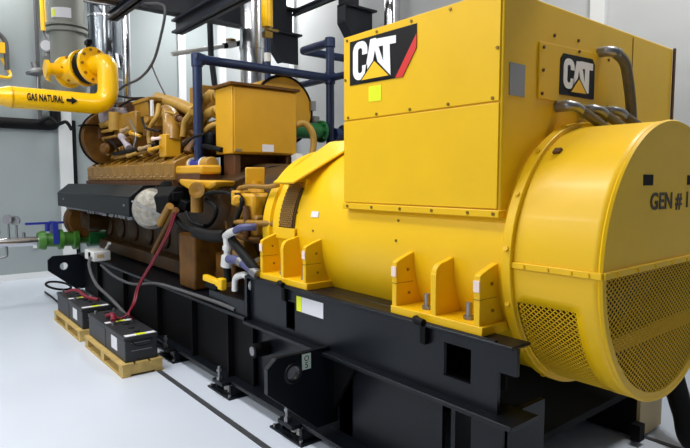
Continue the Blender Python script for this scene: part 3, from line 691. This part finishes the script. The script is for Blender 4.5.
MB().cyl((-4.78, 2.225, 1.75), (-4.76, 2.225, 1.75), .066, n=16).build('tee_ring', WHITE, bp)

gp = thing('water_pipe', (-4.9, 3.62, 2.05), 'green flanged water pipe with a blue end behind the navy riser pipe', 'pipe')
MB().tube([(-4.9, 3.28, 2.13), (-4.9, 3.66, 2.13)], .085, 20).build('pipe_run', GRN, gp)
MB().lathe([(0, .12), (.03, .12)], (-4.9, 3.63, 2.13), (0, 1, 0), 24).bolts([(-4.9 + .1 * math.cos(k * .785), 3.63, 2.13 + .1 * math.sin(k * .785)) for k in range(8)], (0, -1, 0), .014, .02).build('pipe_flange', GRN, gp)
MB().lathe([(0, .07), (.12, .07), (.12, .11), (.16, .11), (.16, 0)], (-4.9, 3.82, 2.11), (0, 1, 0), 24).build('blue_coupling', NAVY, gp)

# ---------------------------------------------------------------- gas line
gx, gz, gr_ = -7.2, 2.525, .108
gs = thing('gas_pipe', (gx, 1.4, 2.4), 'thick yellow gas pipe with black lettering and arrow, bending up at its end', 'pipe')
axd = V((-.92, -.38, -.07)).normalized(); top = V((gx, 2.105, 3.04)); F = top + axd * .22
body = MB().tube(fil([(gx, 1.06, gz), (gx, 2.105, gz), top, F], .21, 10), gr_ + .012, 28).build('pipe_run', GASY, gs)
MB().lathe([(0, .085), (.08, .085), (.20, gr_ + .012), (.24, gr_ + .012)], (gx, .84, gz), (0, 1, 0), 28).cyl((gx, -8.5, gz), (gx, .86, gz), .085, n=20).build('reducer', GASY, gs)
def on_pipe(u, v, d):
    a = v / .125; return (gx + (.133 + d) * math.cos(a), u, gz + (.133 + d) * math.sin(a))
lettering('lettering', 'GAS NATURAL', .105, lambda u, v, d: on_pipe(1.385 + u, v, d), DECB, body, offset=.0025, extrude=.003, width=.375)
MB().prism([on_pipe(u, v, 0) for u, v in [(1.60, .016), (1.655, .016), (1.655, .042), (1.72, 0), (1.655, -.042), (1.655, -.016), (1.60, -.016)]], (.004, 0, 0)).build('arrow', DECB, body)
def ring(o, ax, r, n, ph=0):
    u = V(ax).cross(V((0, 0, 1))).normalized(); w = V(ax).cross(u)
    return [V(o) + u * r * math.cos(ph + 2 * PI * k / n) + w * r * math.sin(ph + 2 * PI * k / n) for k in range(n)]
fl = MB().lathe([(0, .14), (0, .225), (.05, .225), (.05, .14)], F, axd, 36).build('flange', GASY, gs, bevel=.004)
MB().bolts(ring(F, axd, .19, 10), -axd, .018, .02).build('flange_bolt', OCH, fl)
gv = thing('gas_valve', F + axd * .1 - V((0, 0, .3)), 'black butterfly valve and yellow strainer behind the gas pipe bend', 'valve')
MB().lathe([(0, .14), (0, .20), (.13, .20), (.13, .14)], F + axd * .055, axd, 32).build('valve_wafer', RUB, gv, bevel=.01)
f_ = MB().lathe([(0, .14), (0, .225), (.05, .225), (.07, .17), (.30, .16), (.32, .20), (.36, .20), (.36, 0)], F + axd * .19, axd, 36).build('strainer_body', GASY, gv, bevel=.004)
MB().bolts(ring(F + axd * .19, axd, .19, 10, .2), -axd, .018, .02).bolts(ring(F + axd * .40, axd, .165, 6), V((0, -.6, .3)), .018, .03).build('flange_bolt', OCH, f_)
q = F + axd * .12
MB().cyl(q + V((0, 0, .18)), q + V((0, 0, .30)), .03, n=12).obox(q + V((0, 0, .30)), (.14, .06, .05)).build('valve_stem', RUB, gv)
q = F + axd * .42
MB().cyl(q, q + V((.05, -.34, -.02)), .075, n=16).lathe([(0, .11), (.04, .11)], q + V((.05, -.30, -.02)), (0, -1, 0), 20).build('side_port', GASY, gv)

fv = thing('gas_filter', (-9.05, 2.04, 2.85), 'grey vertical gas filter vessel with a rounded bottom and white warning label', 'filter vessel')
X0, Y0, RV = -9.05, 2.10, .24
ves = MB().lathe([(2.80, 0), (2.81, .10), (2.86, .18), (2.94, .23), (3.0, RV), (5.2, RV), (5.2, 0)], (X0, Y0, 0), (0, 0, 1), 40).build('vessel', GREY, fv)
MB().lathe([(3.74, RV), (3.74, RV + .05), (3.79, RV + .05), (3.79, RV)], (X0, Y0, 0), (0, 0, 1), 40).build('vessel_flange', GREY, fv, bevel=.004)
MB().lathe([(3.82, RV), (3.82, RV + .05), (3.86, RV + .05), (3.86, RV)], (X0, Y0, 0), (0, 0, 1), 40).build('vessel_flange', GREY, fv, bevel=.004)
AN = [-1.2 + .2 * k for k in range(7)]
MB().prism([(X0 + RV * math.cos(a), Y0 + RV * math.sin(a), 3.92) for a in AN] + [(X0 + (RV + .006) * math.cos(a), Y0 + (RV + .006) * math.sin(a), 3.92) for a in AN[::-1]], (0, 0, .14)).build('warning_label', LABW, ves)
MB().prism([(X0 + (RV + .002) * math.cos(a), Y0 + (RV + .002) * math.sin(a), 3.935) for a in (-1.08, -.9)] + [(X0 + (RV + .010) * math.cos(a), Y0 + (RV + .010) * math.sin(a), 3.935) for a in (-.9, -1.08)], (0, 0, .10)).build('hazard_mark', LABY, ves)
MB().cyl((X0, Y0 - .2, 2.95), (X0, Y0 - .36, 3.0), .06).build('drain_port', GREY, fv)

gr = thing('gas_regulator', (-9.200, 1.773, 2.951), 'small grey pressure regulator with a round dial gauge beside the grey vessel', 'regulator')
MB().lathe([(0, .05), (.04, .15), (.07, .15), (.12, .05), (.2, .05)], (-9.250, 1.723, 3.125), (0, -.2, 1), 24).build('regulator_body', STEEL, gr)
MB().cyl((-9.250, 1.830, 3.166), (-9.250, 1.856, 3.516), .03).obox((-9.250, 1.850, 3.342), (.1, .12, .16)).obox((-9.250, 1.893, 3.435), (.08, .1, .1)).build('regulator_pipe', STEEL, gr)
gg = MB().lathe([(0, .095), (.03, .095), (.035, .08)], (-9.220, 1.852, 3.568), (.85, -.5, 0), 24).build('gauge', STEEL, gr)
MB().lathe([(0, .074), (.003, .074)], V((-9.220, 1.852, 3.568)) + V((.85, -.5, 0)).normalized() * .036, (.85, -.5, 0), 24).build('gauge_dial', LABW, gg)
MB().obox((-9.200, 1.862, 3.220), (.10, .12, .13)).build('solenoid', BLKD, gr, bevel=.02)
MB().tube(smooth([(-9.150, 1.850, 3.168), (-9.150, 1.834, 3.080), (-9.150, 1.856, 2.982)]), .035).build('yellow_tail', GASY, gr)
MB().cyl((-9.250, 1.723, 3.125), (-9.250, 1.715, 2.922), .025).build('drain_pipe', STEEL, gr)

yr = thing('gas_riser', (-9.900, 1.956, 3.954), 'thin yellow vertical gas riser at the top left beside the grey vessel', 'pipe')
MB().cyl((-9.900, 1.955, 3.938), (-9.9, V((-9.900, 1.955, 3.938)).y, 5.2), .045, n=14).build('riser_pipe', GASY, yr)
MB().tube(smooth([(-9.900, 1.955, 3.938), (-9.880, 1.962, 3.859), (-9.800, 1.999, 3.758), (-9.700, 2.019, 3.681)]), .016).build('flexible_tail', CABG, yr)
tag(MB().tube([(-10.16, 1.90, 2.6), (-10.16, 1.90, 5.2)], .03, 10).build('wall_conduit', CABG), 'grey vertical conduit on the left wall beside the yellow gas riser', 'conduit')
hc = MB().tube(fil([(-10.15, -8.4, 2.50), (-10.15, 2.12, 2.50), (-10.15, 2.12, 2.75)], .1), .085, 12).build('wall_trunking', RUB)
tag(hc, 'black horizontal conduit running along the left wall under the gas pipe', 'conduit')
tag(MB().tube(smooth([(-10.050, 1.873, 2.533), (-10.000, 2.010, 2.602), (-9.900, 2.102, 2.505), (-9.800, 2.199, 2.535), (-9.800, 2.283, 2.412)]), .028, 8).build('drooping_cable', RUB), 'short black cable sagging from the wall conduit end below the gas pipe', 'cable')
tag(MB().tube([(-10.17, 2.40, .1), (-10.17, 2.40, 2.6)], .03, 8).build('earth_conduit', RUB), 'thin black vertical conduit on the left wall behind the engine front', 'conduit')
lad = thing('wall_bracket', (-10.1, 1.35, 3.1), 'grey bent tube on a yellow bracket high on the left wall', 'bracket')
MB().tube(fil([(-10.100, 1.309, 3.887), (-10.100, 1.461, 3.762), (-10.100, 1.456, 3.307)], .1), .035, 10).build('bent_tube', CABG, lad)
MB().tube(fil([(-10.120, 1.399, 3.485), (-10.100, 1.507, 3.237), (-10.080, 1.475, 3.184), (-10.080, 1.277, 3.192)], .05), .025, 8).build('yellow_stay', GASY, lad)
MB().obox((-10.100, 1.389, 3.631), (.08, .1, .16)).build('clip', GASY, lad)

# ---------------------------------------------------------------- exhaust stacks
stk = thing('exhaust_stack', (-8.35, 2.42, 2.1), 'wide dark polished exhaust stack rising behind the yellow gas pipe bend', 'exhaust pipe')
MB().lathe([(2.1, .215), (5.2, .215)], (-8.35, 2.42, 0), (0, 0, 1), 40).build('clad_pipe', CHRD, stk)
for z in (3.86, 3.0): MB().lathe([(z, .216), (z, .226), (z + .03, .226), (z + .03, .216)], (-8.35, 2.42, 0), (0, 0, 1), 40).build('band_joint', CHR, stk)
mb = MB()
for k in range(14): mb.obox((-8.35 + .23 * math.cos(k * .45), 2.42 + .23 * math.sin(k * .45), 3.27), (.02, .05, .20), (math.cos(k * .45 + .3), math.sin(k * .45 + .3), .15))
mb.build('foil_collar', CHR, stk)
tag(MB().lathe([(2.1, .055), (5.2, .055)], (-8.0, 2.60, 0), (0, 0, 1), 20).build('slim_steel_pipe', CHR), 'slim pale steel pipe standing beside the wide dark exhaust stack', 'pipe')
stk = thing('exhaust_stack', (-6.0, 3.48, 2.3), 'shiny chrome exhaust stack rising behind the control cabinet', 'exhaust pipe')
MB().lathe([(2.0, .175), (5.2, .175)], (-6.0, 3.47, 0), (0, 0, 1), 40).build('clad_pipe', CHR, stk)
MB().lathe([(3.16, .177), (3.16, .187), (3.2, .187), (3.2, .177)], (-6.0, 3.47, 0), (0, 0, 1), 40).build('band_joint', CHR, stk)
tag(MB().lathe([(2.6, .10), (5.2, .10)], (-5.109, 4.900, 3.462)[:2] + (0,), (0, 0, 1), 24).build('slim_steel_pipe', CHR), 'short visible length of chrome pipe rising behind the top edge of the yellow box', 'pipe')
ys = thing('gas_drop_pipe', (-5.2, 3.13, 2.6), 'short yellow pipe with a brass cock hanging in front of the chrome stack', 'pipe')
MB().cyl((-5.2, 3.16, 3.22), (-5.2, 3.16, 5.2), .062, n=20).build('yellow_pipe', GASY, ys)
MB().cyl((-5.2, 3.16, 3.22), (-5.2, 3.16, 3.10), .03, n=12).obox((-5.2, 3.16, 3.14), (.07, .09, .06)).obox((-5.16, 3.20, 3.19), (.02, .14, .02)).build('brass_cock', BRASS, ys)
MB().cyl((-5.2, 3.16, 3.10), (-5.2, 3.16, 2.45), .034, n=12).build('blue_hose', NAVY, ys)
MB().cyl((-5.2, 3.16, 2.95), (-5.2, 3.16, 2.86), .038, n=12).build('white_joint', WHITE, ys)

# ---------------------------------------------------------------- steel overhead
def ibeam_y(name, x, y0, y1, z0, z1, w, lab):
    tag(MB().box(x - w, x + w, y0, y1, z0, z0 + .025).box(x - w, x + w, y0, y1, z1 - .025, z1).box(x - .015, x + .015, y0, y1, z0, z1).build(name, BEAM), lab, 'steel beam')
def ibeam_x(name, y, x0, x1, z0, z1, w, lab):
    tag(MB().box(x0, x1, y - w, y + w, z0, z0 + .025).box(x0, x1, y - w, y + w, z1 - .025, z1).box(x0, x1, y - .015, y + .015, z0, z1).build(name, BEAM), lab, 'steel beam')
ibeam_y('steel_beam', -6.5, 1.62, 4.34, 3.56, 3.92, .10, 'dark steel beam crossing the top of the photo behind the exhaust stacks')
ibeam_x('steel_beam', 2.75, -6.6, 0.5, 3.36, 3.52, .07, 'dark steel beam whose cut end hangs above the thin white pipe')
ibeam_x('steel_beam', 2.10, -6.95, 0.5, 3.48, 3.58, .06, 'short dark sloping beam beside the slim steel pipe at top left')
ibeam_x('steel_beam', 4.37, -6.5, 0.5, 3.84, 3.92, .03, 'dark steel beam above the right hanging bracket, near the top centre')
def bracket(x, y0, y1, z0, z1, lab):
    b = thing('hanging_bracket', (x, (y0 + y1) / 2, z0), lab, 'bracket', None)
    w = y1 - y0
    MB().prism([(x, y0 + w * .4, z0), (x, y1, z0), (x, y1, z1), (x, y0, z1), (x, y0, z0 + (z1 - z0) * .55)], (-.02, 0, 0)).build('web_plate', BEAM, b)
    MB().box(x - .10, x + .06, y0 - .02, y1 + .03, z1 - .02, z1 + .005).build('top_flange', BEAM, b)
    MB().prism([(x - .10, y0 - .02, z1), (x - .10, y0, z1), (x - .10, y0, z0 + (z1 - z0) * .55), (x - .10, y0 + w * .4, z0), (x - .10, y0 + w * .4 - .02, z0), (x - .10, y0 - .02, z0 + (z1 - z0) * .53)], (.16, 0, 0)).build('edge_flange', BEAM, b)
    MB().box(x - .10, x + .06, y0, y0 + .2, z1, z1 + .6).build('hanger', BEAM, b)
bracket(-6.35, 3.92, 4.34, 3.16, 3.55, 'dark grey tapered steel bracket hanging right of the chrome stack')
bracket(-5.5, 4.44, 4.92, 3.30, 3.78, 'dark grey tapered steel bracket hanging just left of the tall yellow box')
wp = thing('sprinkler_pipe', (-6.7, 2.9, 3.2), 'thin white horizontal pipe with dark couplings left of the chrome stack', 'pipe')
MB().tube([(-7.200, 2.923, 3.254), (-7.200, 3.674, 3.469)], .032, 12).build('white_pipe', WHITE, wp)
MB().tube([(-7.200, 3.659, 3.467), (-7.200, 3.720, 3.483)], .040, 12).tube([(-7.200, 3.845, 3.522), (-7.200, 3.972, 3.562)], .040, 12).build('coupling', RUB, wp)
MB().tube([(-7.200, 3.720, 3.483), (-7.200, 3.845, 3.522)], .045, 12).build('valve_body', WHITE, wp)
MB().lathe([(0, .07), (.02, .07)], (-7.200, 3.783, 3.554), (0, 0, 1), 16).build('hand_wheel', BRASS, wp)
tag(MB().tube([(-7.000, 3.368, 4.111), (-7.000, 3.379, 3.271), (-7.000, 3.441, 2.750)], .04, 10).build('drop_rod', BEAM), 'thin dark rod dropping from the steel beam behind the navy cross pipe', 'rod')
tag(MB().tube(smooth([(-8.506, 2.200, 4.105), (-7.507, 2.250, 3.823), (-6.564, 2.300, 3.619), (-6.217, 2.400, 3.555), (-6.078, 2.400, 3.437), (-6.210, 2.400, 3.217), (-6.475, 2.400, 2.965), (-6.921, 2.400, 2.846), (-7.529, 2.400, 2.829), (-8.003, 2.400, 2.769)]), .016, 8).build('sensor_cable', CABG), 'long thin grey cable looping down from the beam to the engine', 'cable')
tag(MB().tube(smooth([(-6.565, 2.420, 2.936), (-6.388, 2.420, 2.751), (-6.160, 2.420, 2.543), (-5.995, 2.420, 2.416)]), .011, 8).build('sensor_cable', CABG), 'short thin cable branching off the long grey loop to the throttle', 'cable')
tag(MB().tube(smooth([(-7.626, 2.350, 2.707), (-7.004, 2.300, 2.606), (-6.486, 2.300, 2.547), (-6.146, 2.300, 2.487)]), .012, 8).build('ignition_cable', RUB), 'thin black cable lying over the pale inlet pipe of the engine', 'cable')

# ---------------------------------------------------------------- cooling water line at the far end
wl = thing('cooling_line', (-8.3, 1.5, .7), 'silver horizontal water pipe with green ball valve and blue lever at far left', 'pipe')
MB().tube([(-8.3, -8.5, .80), (-8.3, 1.50, .80)], .062, 18).build('steel_pipe', CHR, wl)
vb = MB().lathe([(0, .11), (.05, .13), (.09, .13), (.10, .09), (.24, .10), (.25, .14), (.30, .14), (.31, .10), (.42, .10), (.43, .15), (.49, .15), (.50, .08), (.62, .08)], (-8.3, 1.46, .80), (0, 1, 0), 24).build('ball_valve', LIME, wl)
MB().cyl((-8.3, 1.58, .92), (-8.3, 1.58, 1.02), .03, n=10).obox((-8.3, 1.55, 1.03), (.04, .46, .03), (1, 0, 0)).obox((-8.3, 1.66, .90), (.26, .06, .30), (1, 0, 0)).build('lever_handle', BLUE, vb)
MB().cyl((-8.3, 2.08, .80), (-8.3, 2.4, .80), .13, n=24).build('green_branch', GRN, wl)
for y, z in ((1.13, 1.10), (1.22, 1.08)):
    MB().cyl((-8.3, y, .86), (-8.3, y, z - .06), .014, n=8).build('gauge_stem', STEEL, wl)
    MB().lathe([(0, .06), (.03, .06)], (-8.31, y, z), (.8, -.6, 0), 20).build('gauge', STEEL, wl)
MB().lathe([(0, .05), (.03, .05)], (-8.31, 1.0, .93), (.8, -.6, 0), 20).cyl((-8.3, 1.30, .86), (-8.3, 1.30, .92), .02).cyl((-8.3, .95, .86), (-8.3, .95, .95), .03).build('sensor', STEEL, wl)
MB().tube(fil([(-8.3, 1.10, .74), (-8.3, 1.10, .62), (-8.3, 1.0, .60)], .03), .016).build('drain_cock', STEEL, wl)
tag(MB().box(-10.2, -10.16, 1.72, 1.80, .50, .64).build('wall_socket', WHITE), 'small white socket low on the left wall under the silver pipe', 'socket')
tag(MB().torus((-8.45, 1.72, .14), (.2, .2, 1), .16, .016, 32, 8).build('hose_loop', RUB), 'small loop of black hose on the floor under the far jacking lug', 'hose')
tag(MB().tube(smooth([(-8.735, 1.600, 0.020), (-8.296, 1.601, 0.020), (-7.755, 1.586, 0.020)]), .012, 8).build('earth_cable', RUB), 'thin black cable end on the floor left of the rear battery pallet', 'cable')

# ---------------------------------------------------------------- batteries on pallets
pal = thing('pallet', (-5.10, 1.53, 0), 'small pine pallet under the nearer pair of batteries', 'pallet', 'battery pallets')
px0, px1, py0, py1 = -5.665, -4.535, 1.36, 1.70
mb = MB()
for k in range(3):
    y = py0 + k * .12; mb.box(px0, px1, y, y + .10, .088, .11)
mb.build('deck_board', WOOD, pal, bevel=.002)
for k in range(3):
    x = (px0, (px0 + px1) / 2 - .05, px1 - .10)[k]
    MB().box(x, x + .10, py0 + .005, py1 - .005, .018, .088).build('bearer', WOOD, pal, bevel=.002)
MB().box(px0, px1, py0, py0 + .07, 0, .018).box(px0, px1, py1 - .07, py1, 0, .018).build('bottom_board', WOOD, pal, bevel=.002)
c = copy_tree(pal); c.location.x -= 1.32; c['label'] = 'small pine pallet under the farther pair of batteries'

bat = thing('battery', (-4.835, 1.535, .11), 'black battery nearest the camera, with white label and rope handle, on the pallet', 'battery', 'large starter batteries on pallets')
bx0, bx1, by0, by1 = -5.10, -4.57, 1.40, 1.67
case = MB().box(bx0, bx1, by0, by1, .11, .292).build('case', CASE, bat, bevel=.008)
MB().box(bx0 - .006, bx1 + .006, by0 - .006, by1 + .006, .292, .325).build('lid', CASE, bat, bevel=.006)
MB().box(bx0 + .17, bx0 + .33, by0 - .003, by0 + .001, .165, .275).build('side_label', LABW, case)
MB().box(bx1 - .06, bx1 - .005, by0 + .01, by1 - .01, .3255, .3275).build('top_label', LABW, bat)
MB().box(bx1 - .058, bx1 - .007, by0 + .10, by0 + .18, .3275, .3285).build('warning_label', LABY, bat)
for x in (bx0 + .10, bx0 + .26, bx0 + .40):
    MB().cyl((x, by0 + .14, .325), (x, by0 + .14, .338), .028, n=12).build('vent_cap', CASE, bat)
for y in (by0 + .05, by1 - .05): MB().cyl((bx0 + .06, y, .325), (bx0 + .06, y, .352), .014, n=10).build('terminal', STEEL, bat)
MB().tube(smooth([(bx1 + .004, by0 + .05, .285), (bx1 + .03, by0 + .09, .25), (bx1 + .03, by1 - .09, .25), (bx1 + .004, by1 - .05, .285)]), .006, 8).build('rope_handle', RUB, bat)
MB().box(bx1, bx1 + .004, by0 + .05, by1 - .05, .265, .270).box(bx1, bx1 + .004, by0 + .05, by1 - .05, .20, .205).build('case_rib', STEEL, case)
for dx, lab in ((-.545, 'second nearest black battery, behind the one with the rope handle in full view'), (-1.32, 'third black battery from the camera, nearer one of the farther pallet'),
                (-1.865, 'farthest black battery, at the back end of the farther pallet')):
    c = copy_tree(bat); c.location.x += dx; c['label'] = lab
    if dx in (-.545, -1.865):                                       # these two turn a side without a sticker to the aisle
        for o in [o for o in COL.objects if o.parent and o.parent.parent == c and o.name.startswith('side_label')]: bpy.data.objects.remove(o)
rc = thing('battery_cable', (-5.3, 1.6, .34), 'thick dark red cable hanging from the engine down to the nearer batteries', 'cable')
pR = [(-4.720, 1.900, 1.307), (-4.815, 1.860, 1.108), (-5.069, 1.820, 0.850), (-5.261, 1.750, 0.605), (-5.204, 1.680, 0.452), (-5.02, 1.56, .40), (-5.10, 1.53, .36), (-5.22, 1.52, .36)]
MB().tube(smooth(pR), .010, 10).build('red_lead', RED, rc)
MB().tube(smooth([V(p) + V((.03, .01, .015)) for p in pR[:-2]] + [(-5.0, 1.62, .36)]), .009, 10).build('red_lead', RED, rc)
MB().tube(smooth([(-5.04, 1.45, .36), (-5.10, 1.47, .38), (-5.22, 1.50, .375), (-5.32, 1.48, .35)]), .022, 10).build('terminal_boot', RED, rc)
rc = thing('jumper_cable', (-6.4, 1.5, .34), 'short dark red cable lying across the two farther batteries', 'cable')
MB().tube(smooth([(-6.72, 1.44, .352), (-6.55, 1.47, .40), (-6.40, 1.50, .41), (-6.2, 1.52, .38), (-6.05, 1.60, .36)]), .018, 10).build('red_lead', RED, rc)

jb = thing('junction_box', (-7.06, 1.88, .645), 'small white junction box with dark sockets on the skid rail above the batteries', 'junction box')
MB().box(-7.26, -6.87, 1.78, 1.98, .645, .765).build('box_body', WHITE, jb, bevel=.012)
MB().lathe([(0, .028), (.015, .028)], (-7.02, 1.78, .72), (0, -1, 0), 14).lathe([(0, .02), (.015, .02)], (-7.02, 1.78, .675), (0, -1, 0), 14).build('socket', RUB, jb)
MB().box(-6.872, -6.867, 1.82, 1.90, .69, .73).build('label', TAN, jb)
tag(MB().tube(smooth([(-6.95, 1.765, .69), (-6.75, 1.70, .62), (-6.35, 1.66, .48), (-6.0, 1.70, .38), (-5.75, 1.76, .26), (-5.5, 1.78, .16)]), .017, 10).build('sensor_conduit', CABG), 'grey cable running down from the white junction box behind the batteries', 'cable')
tag(MB().tube(smooth([(-6.9, 1.87, .60), (-6.3, 1.84, .55), (-5.7, 1.84, .55), (-5.1, 1.86, .64), (-4.6, 1.87, .66), (-3.9, 1.88, .67), (-3.62, 1.9, .655)]), .014, 8).build('rail_conduit', CABG), 'thin pale cable running along the edge of the black engine rail', 'cable')
wh = thing('white_sensor_lead', (-7.3, 2.0, .66), 'small white bent lead standing up behind the junction box', 'cable')
MB().tube(smooth([(-7.2, 1.98, .64), (-7.2, 2.0, .72), (-7.1, 2.02, .80), (-7.0, 2.0, .84)]), .022, 8).build('lead', WHITE, wh)

# ---------------------------------------------------------------- silver tee with hoses at the generator foot
dt = thing('drain_tee', (-3.95, 1.98, .74), 'silver pipe tee with violet and black hoses on the skid beside the generator', 'pipe fitting')
P = lambda *a: a
MB().tube([(-3.815, 1.950, 0.981), (-3.811, 1.950, 1.104), (-3.824, 1.950, 1.179)], .032, 14).cyl((-3.813, 1.950, 1.027), (-3.832, 1.950, 0.948), .05).cyl((-3.812, 1.950, 1.074), (-3.811, 1.950, 1.104), .042).build('tee_body', ZINC, dt)
MB().tube(smooth([(-3.857, 1.950, 1.169), (-3.736, 1.930, 1.210), (-3.623, 1.920, 1.234)]), .03, 12).build('elbow', ZINC, dt)
MB().tube(smooth([(-3.654, 1.920, 1.224), (-3.562, 1.920, 1.260), (-3.499, 1.950, 1.269), (-3.473, 2.000, 1.268)]), .026, 12).build('violet_hose', PURP, dt)
MB().tube(smooth([(-3.759, 1.930, 1.012), (-3.569, 1.920, 1.020), (-3.453, 1.920, 0.990), (-3.370, 1.920, 0.965), (-3.340, 1.950, 0.937)]), [.034] * 10 + [.03] * 15, 12).build('violet_hose', PURP, dt)
MB().tube([(-3.569, 1.920, 1.020), (-3.511, 1.920, 1.005)], .038, 12).build('hose_ferrule', STEEL, dt)
MB().tube([(-3.383, 1.920, 0.970), (-3.302, 1.920, 0.953)], .038, 12).build('hose_ferrule', STEEL, dt)
MB().tube(smooth([(-3.783, 1.970, 1.151), (-3.586, 1.930, 1.097), (-3.452, 1.920, 1.040), (-3.359, 1.930, 0.979), (-3.330, 1.960, 0.924)]), .034, 12).build('black_hose', RUB, dt)
MB().tube(fil([(-3.672, 1.930, 0.783), (-3.668, 1.930, 0.888), (-3.502, 1.930, 0.932), (-3.446, 1.930, 0.868), (-3.477, 1.930, 0.799)], .08), .024, 12).build('silver_loop', ZINC, dt)
MB().cyl((-3.832, 1.950, 0.948), (-3.820, 1.950, 0.826), .03).build('stem', RUB, dt)
MB().tube(smooth([(-4.450, 1.980, 1.163), (-4.102, 1.960, 1.157), (-3.841, 1.950, 1.178)]), .05, 12).build('braided_hose', RUB, dt)
MB().obox((-3.438, 2.000, 0.984), (.10, .1, .1)).cyl((-3.480, 2.000, 1.000), (-3.395, 2.000, 1.025), .04).build('valve_body', STEEL, dt)
yb = thing('yellow_clamp', (-4.1, 1.95, .74), 'small yellow clamp bar lying on the black rail under the silver tee', 'clamp')
MB().obox((-4.019, 1.930, 0.808), (.32, .05, .05), (1, 0, -.06)).build('clamp_bar', YELM, yb, bevel=.01)
MB().obox((-3.821, 1.900, 0.817), (.07, .05, .09)).build('clamp_jaw', YELM, yb, bevel=.01)
MB().obox((-4.038, 1.930, 0.774), (.20, .05, .06)).build('clamp_foot', BLKD, yb, bevel=.01)

# ---------------------------------------------------------------- floor lines and the hose at the right
tag(MB().box(-5.2, 1.5, 1.64, 1.68, 0, .006).build('floor_cable_strip', mat('strip_dark', (62, 64, 68), .5, var=.2, scale=20)), 'dark cable strip on the white floor in front of the skid', 'cable strip')
tag(MB().box(-1.42, 1.5, 3.55, 3.585, 0, .006).build('floor_cable_strip', mat('strip_dark_far', (62, 64, 68), .5, var=.2, scale=20)), 'dark strip on the floor at lower right beside the tan plate', 'cable strip')
tag(MB().tube(smooth([(-1.55, 3.85, .95), (-1.42, 3.75, .65), (-1.278, 3.620, 0.347), (-1.220, 3.600, 0.203), (-1.170, 3.580, 0.074), (-1.06, 3.64, .06), (-.8, 3.8, .06)]), .062, 14).build('exhaust_hose', RUB), 'thick dark hose dropping to the floor behind the shroud at lower right', 'hose')

# ---------------------------------------------------------------- light
def area(x, y, z, sx, sy, power, rot=(0, 0, 0), col=(1, .985, .96)):
    l = bpy.data.lights.new('ceiling_and_fill_lamp', 'AREA'); l.shape = 'RECTANGLE'; l.size = sx; l.size_y = sy; l.energy = power; l.color = col
    o = bpy.data.objects.new('ceiling_and_fill_lamp', l); COL.objects.link(o); o.location = (x, y, z); o.rotation_euler = rot
for x, y, e in ((-7.2, -3.2, 65), (-4.8, -3.2, 98), (-2.6, -3.2, 95), (-4.8, -6.8, 115), (-2.2, -6.8, 110)): area(x, y, 5.15, 1.2, .3, e)
area(-2.9, .6, 5.15, 1.4, .5, 95)
area(-4.2, 1.2, 5.15, 1.2, .3, 50)
area(-5.8, .2, 5.15, 1.2, .3, 55)
area(-9.7, 1.0, 5.15, .3, 1.2, 45)  # unseen lamp added to graze and brighten the upper left wall
for x in (-9.0, -8.0): area(x, 4.4, 5.15, 1.2, .3, 60)
area(-1.0, 3.8, 5.15, 1.0, .3, 105)  # unseen lamp added to brighten the terminal box end and back wall
w = bpy.data.worlds.new('World'); SC.world = w; w.use_nodes = True
w.node_tree.nodes['Background'].inputs[0].default_value = (.8, .85, .9, 1); w.node_tree.nodes['Background'].inputs[1].default_value = .05

# ---------------------------------------------------------------- camera
cam = bpy.data.cameras.new('camera'); cam.sensor_width = 36; cam.sensor_fit = 'HORIZONTAL'; cam.lens = 555 * 36 / 690.; cam.clip_start = .05
co = bpy.data.objects.new('camera', cam); COL.objects.link(co); co.location = (0, 0, 1.6)
a, p = math.radians(39.076), math.radians(4.4816)
fwd = V((-math.cos(a) * math.cos(p), math.sin(a) * math.cos(p), -math.sin(p)))
co.rotation_euler = fwd.to_track_quat('-Z', 'Y').to_euler()
SC.camera = co
vs = SC.view_settings
vs.view_transform = 'Standard'; vs.look = 'None'; vs.gamma = 1; vs.use_curve_mapping = False; vs.exposure = -0.07
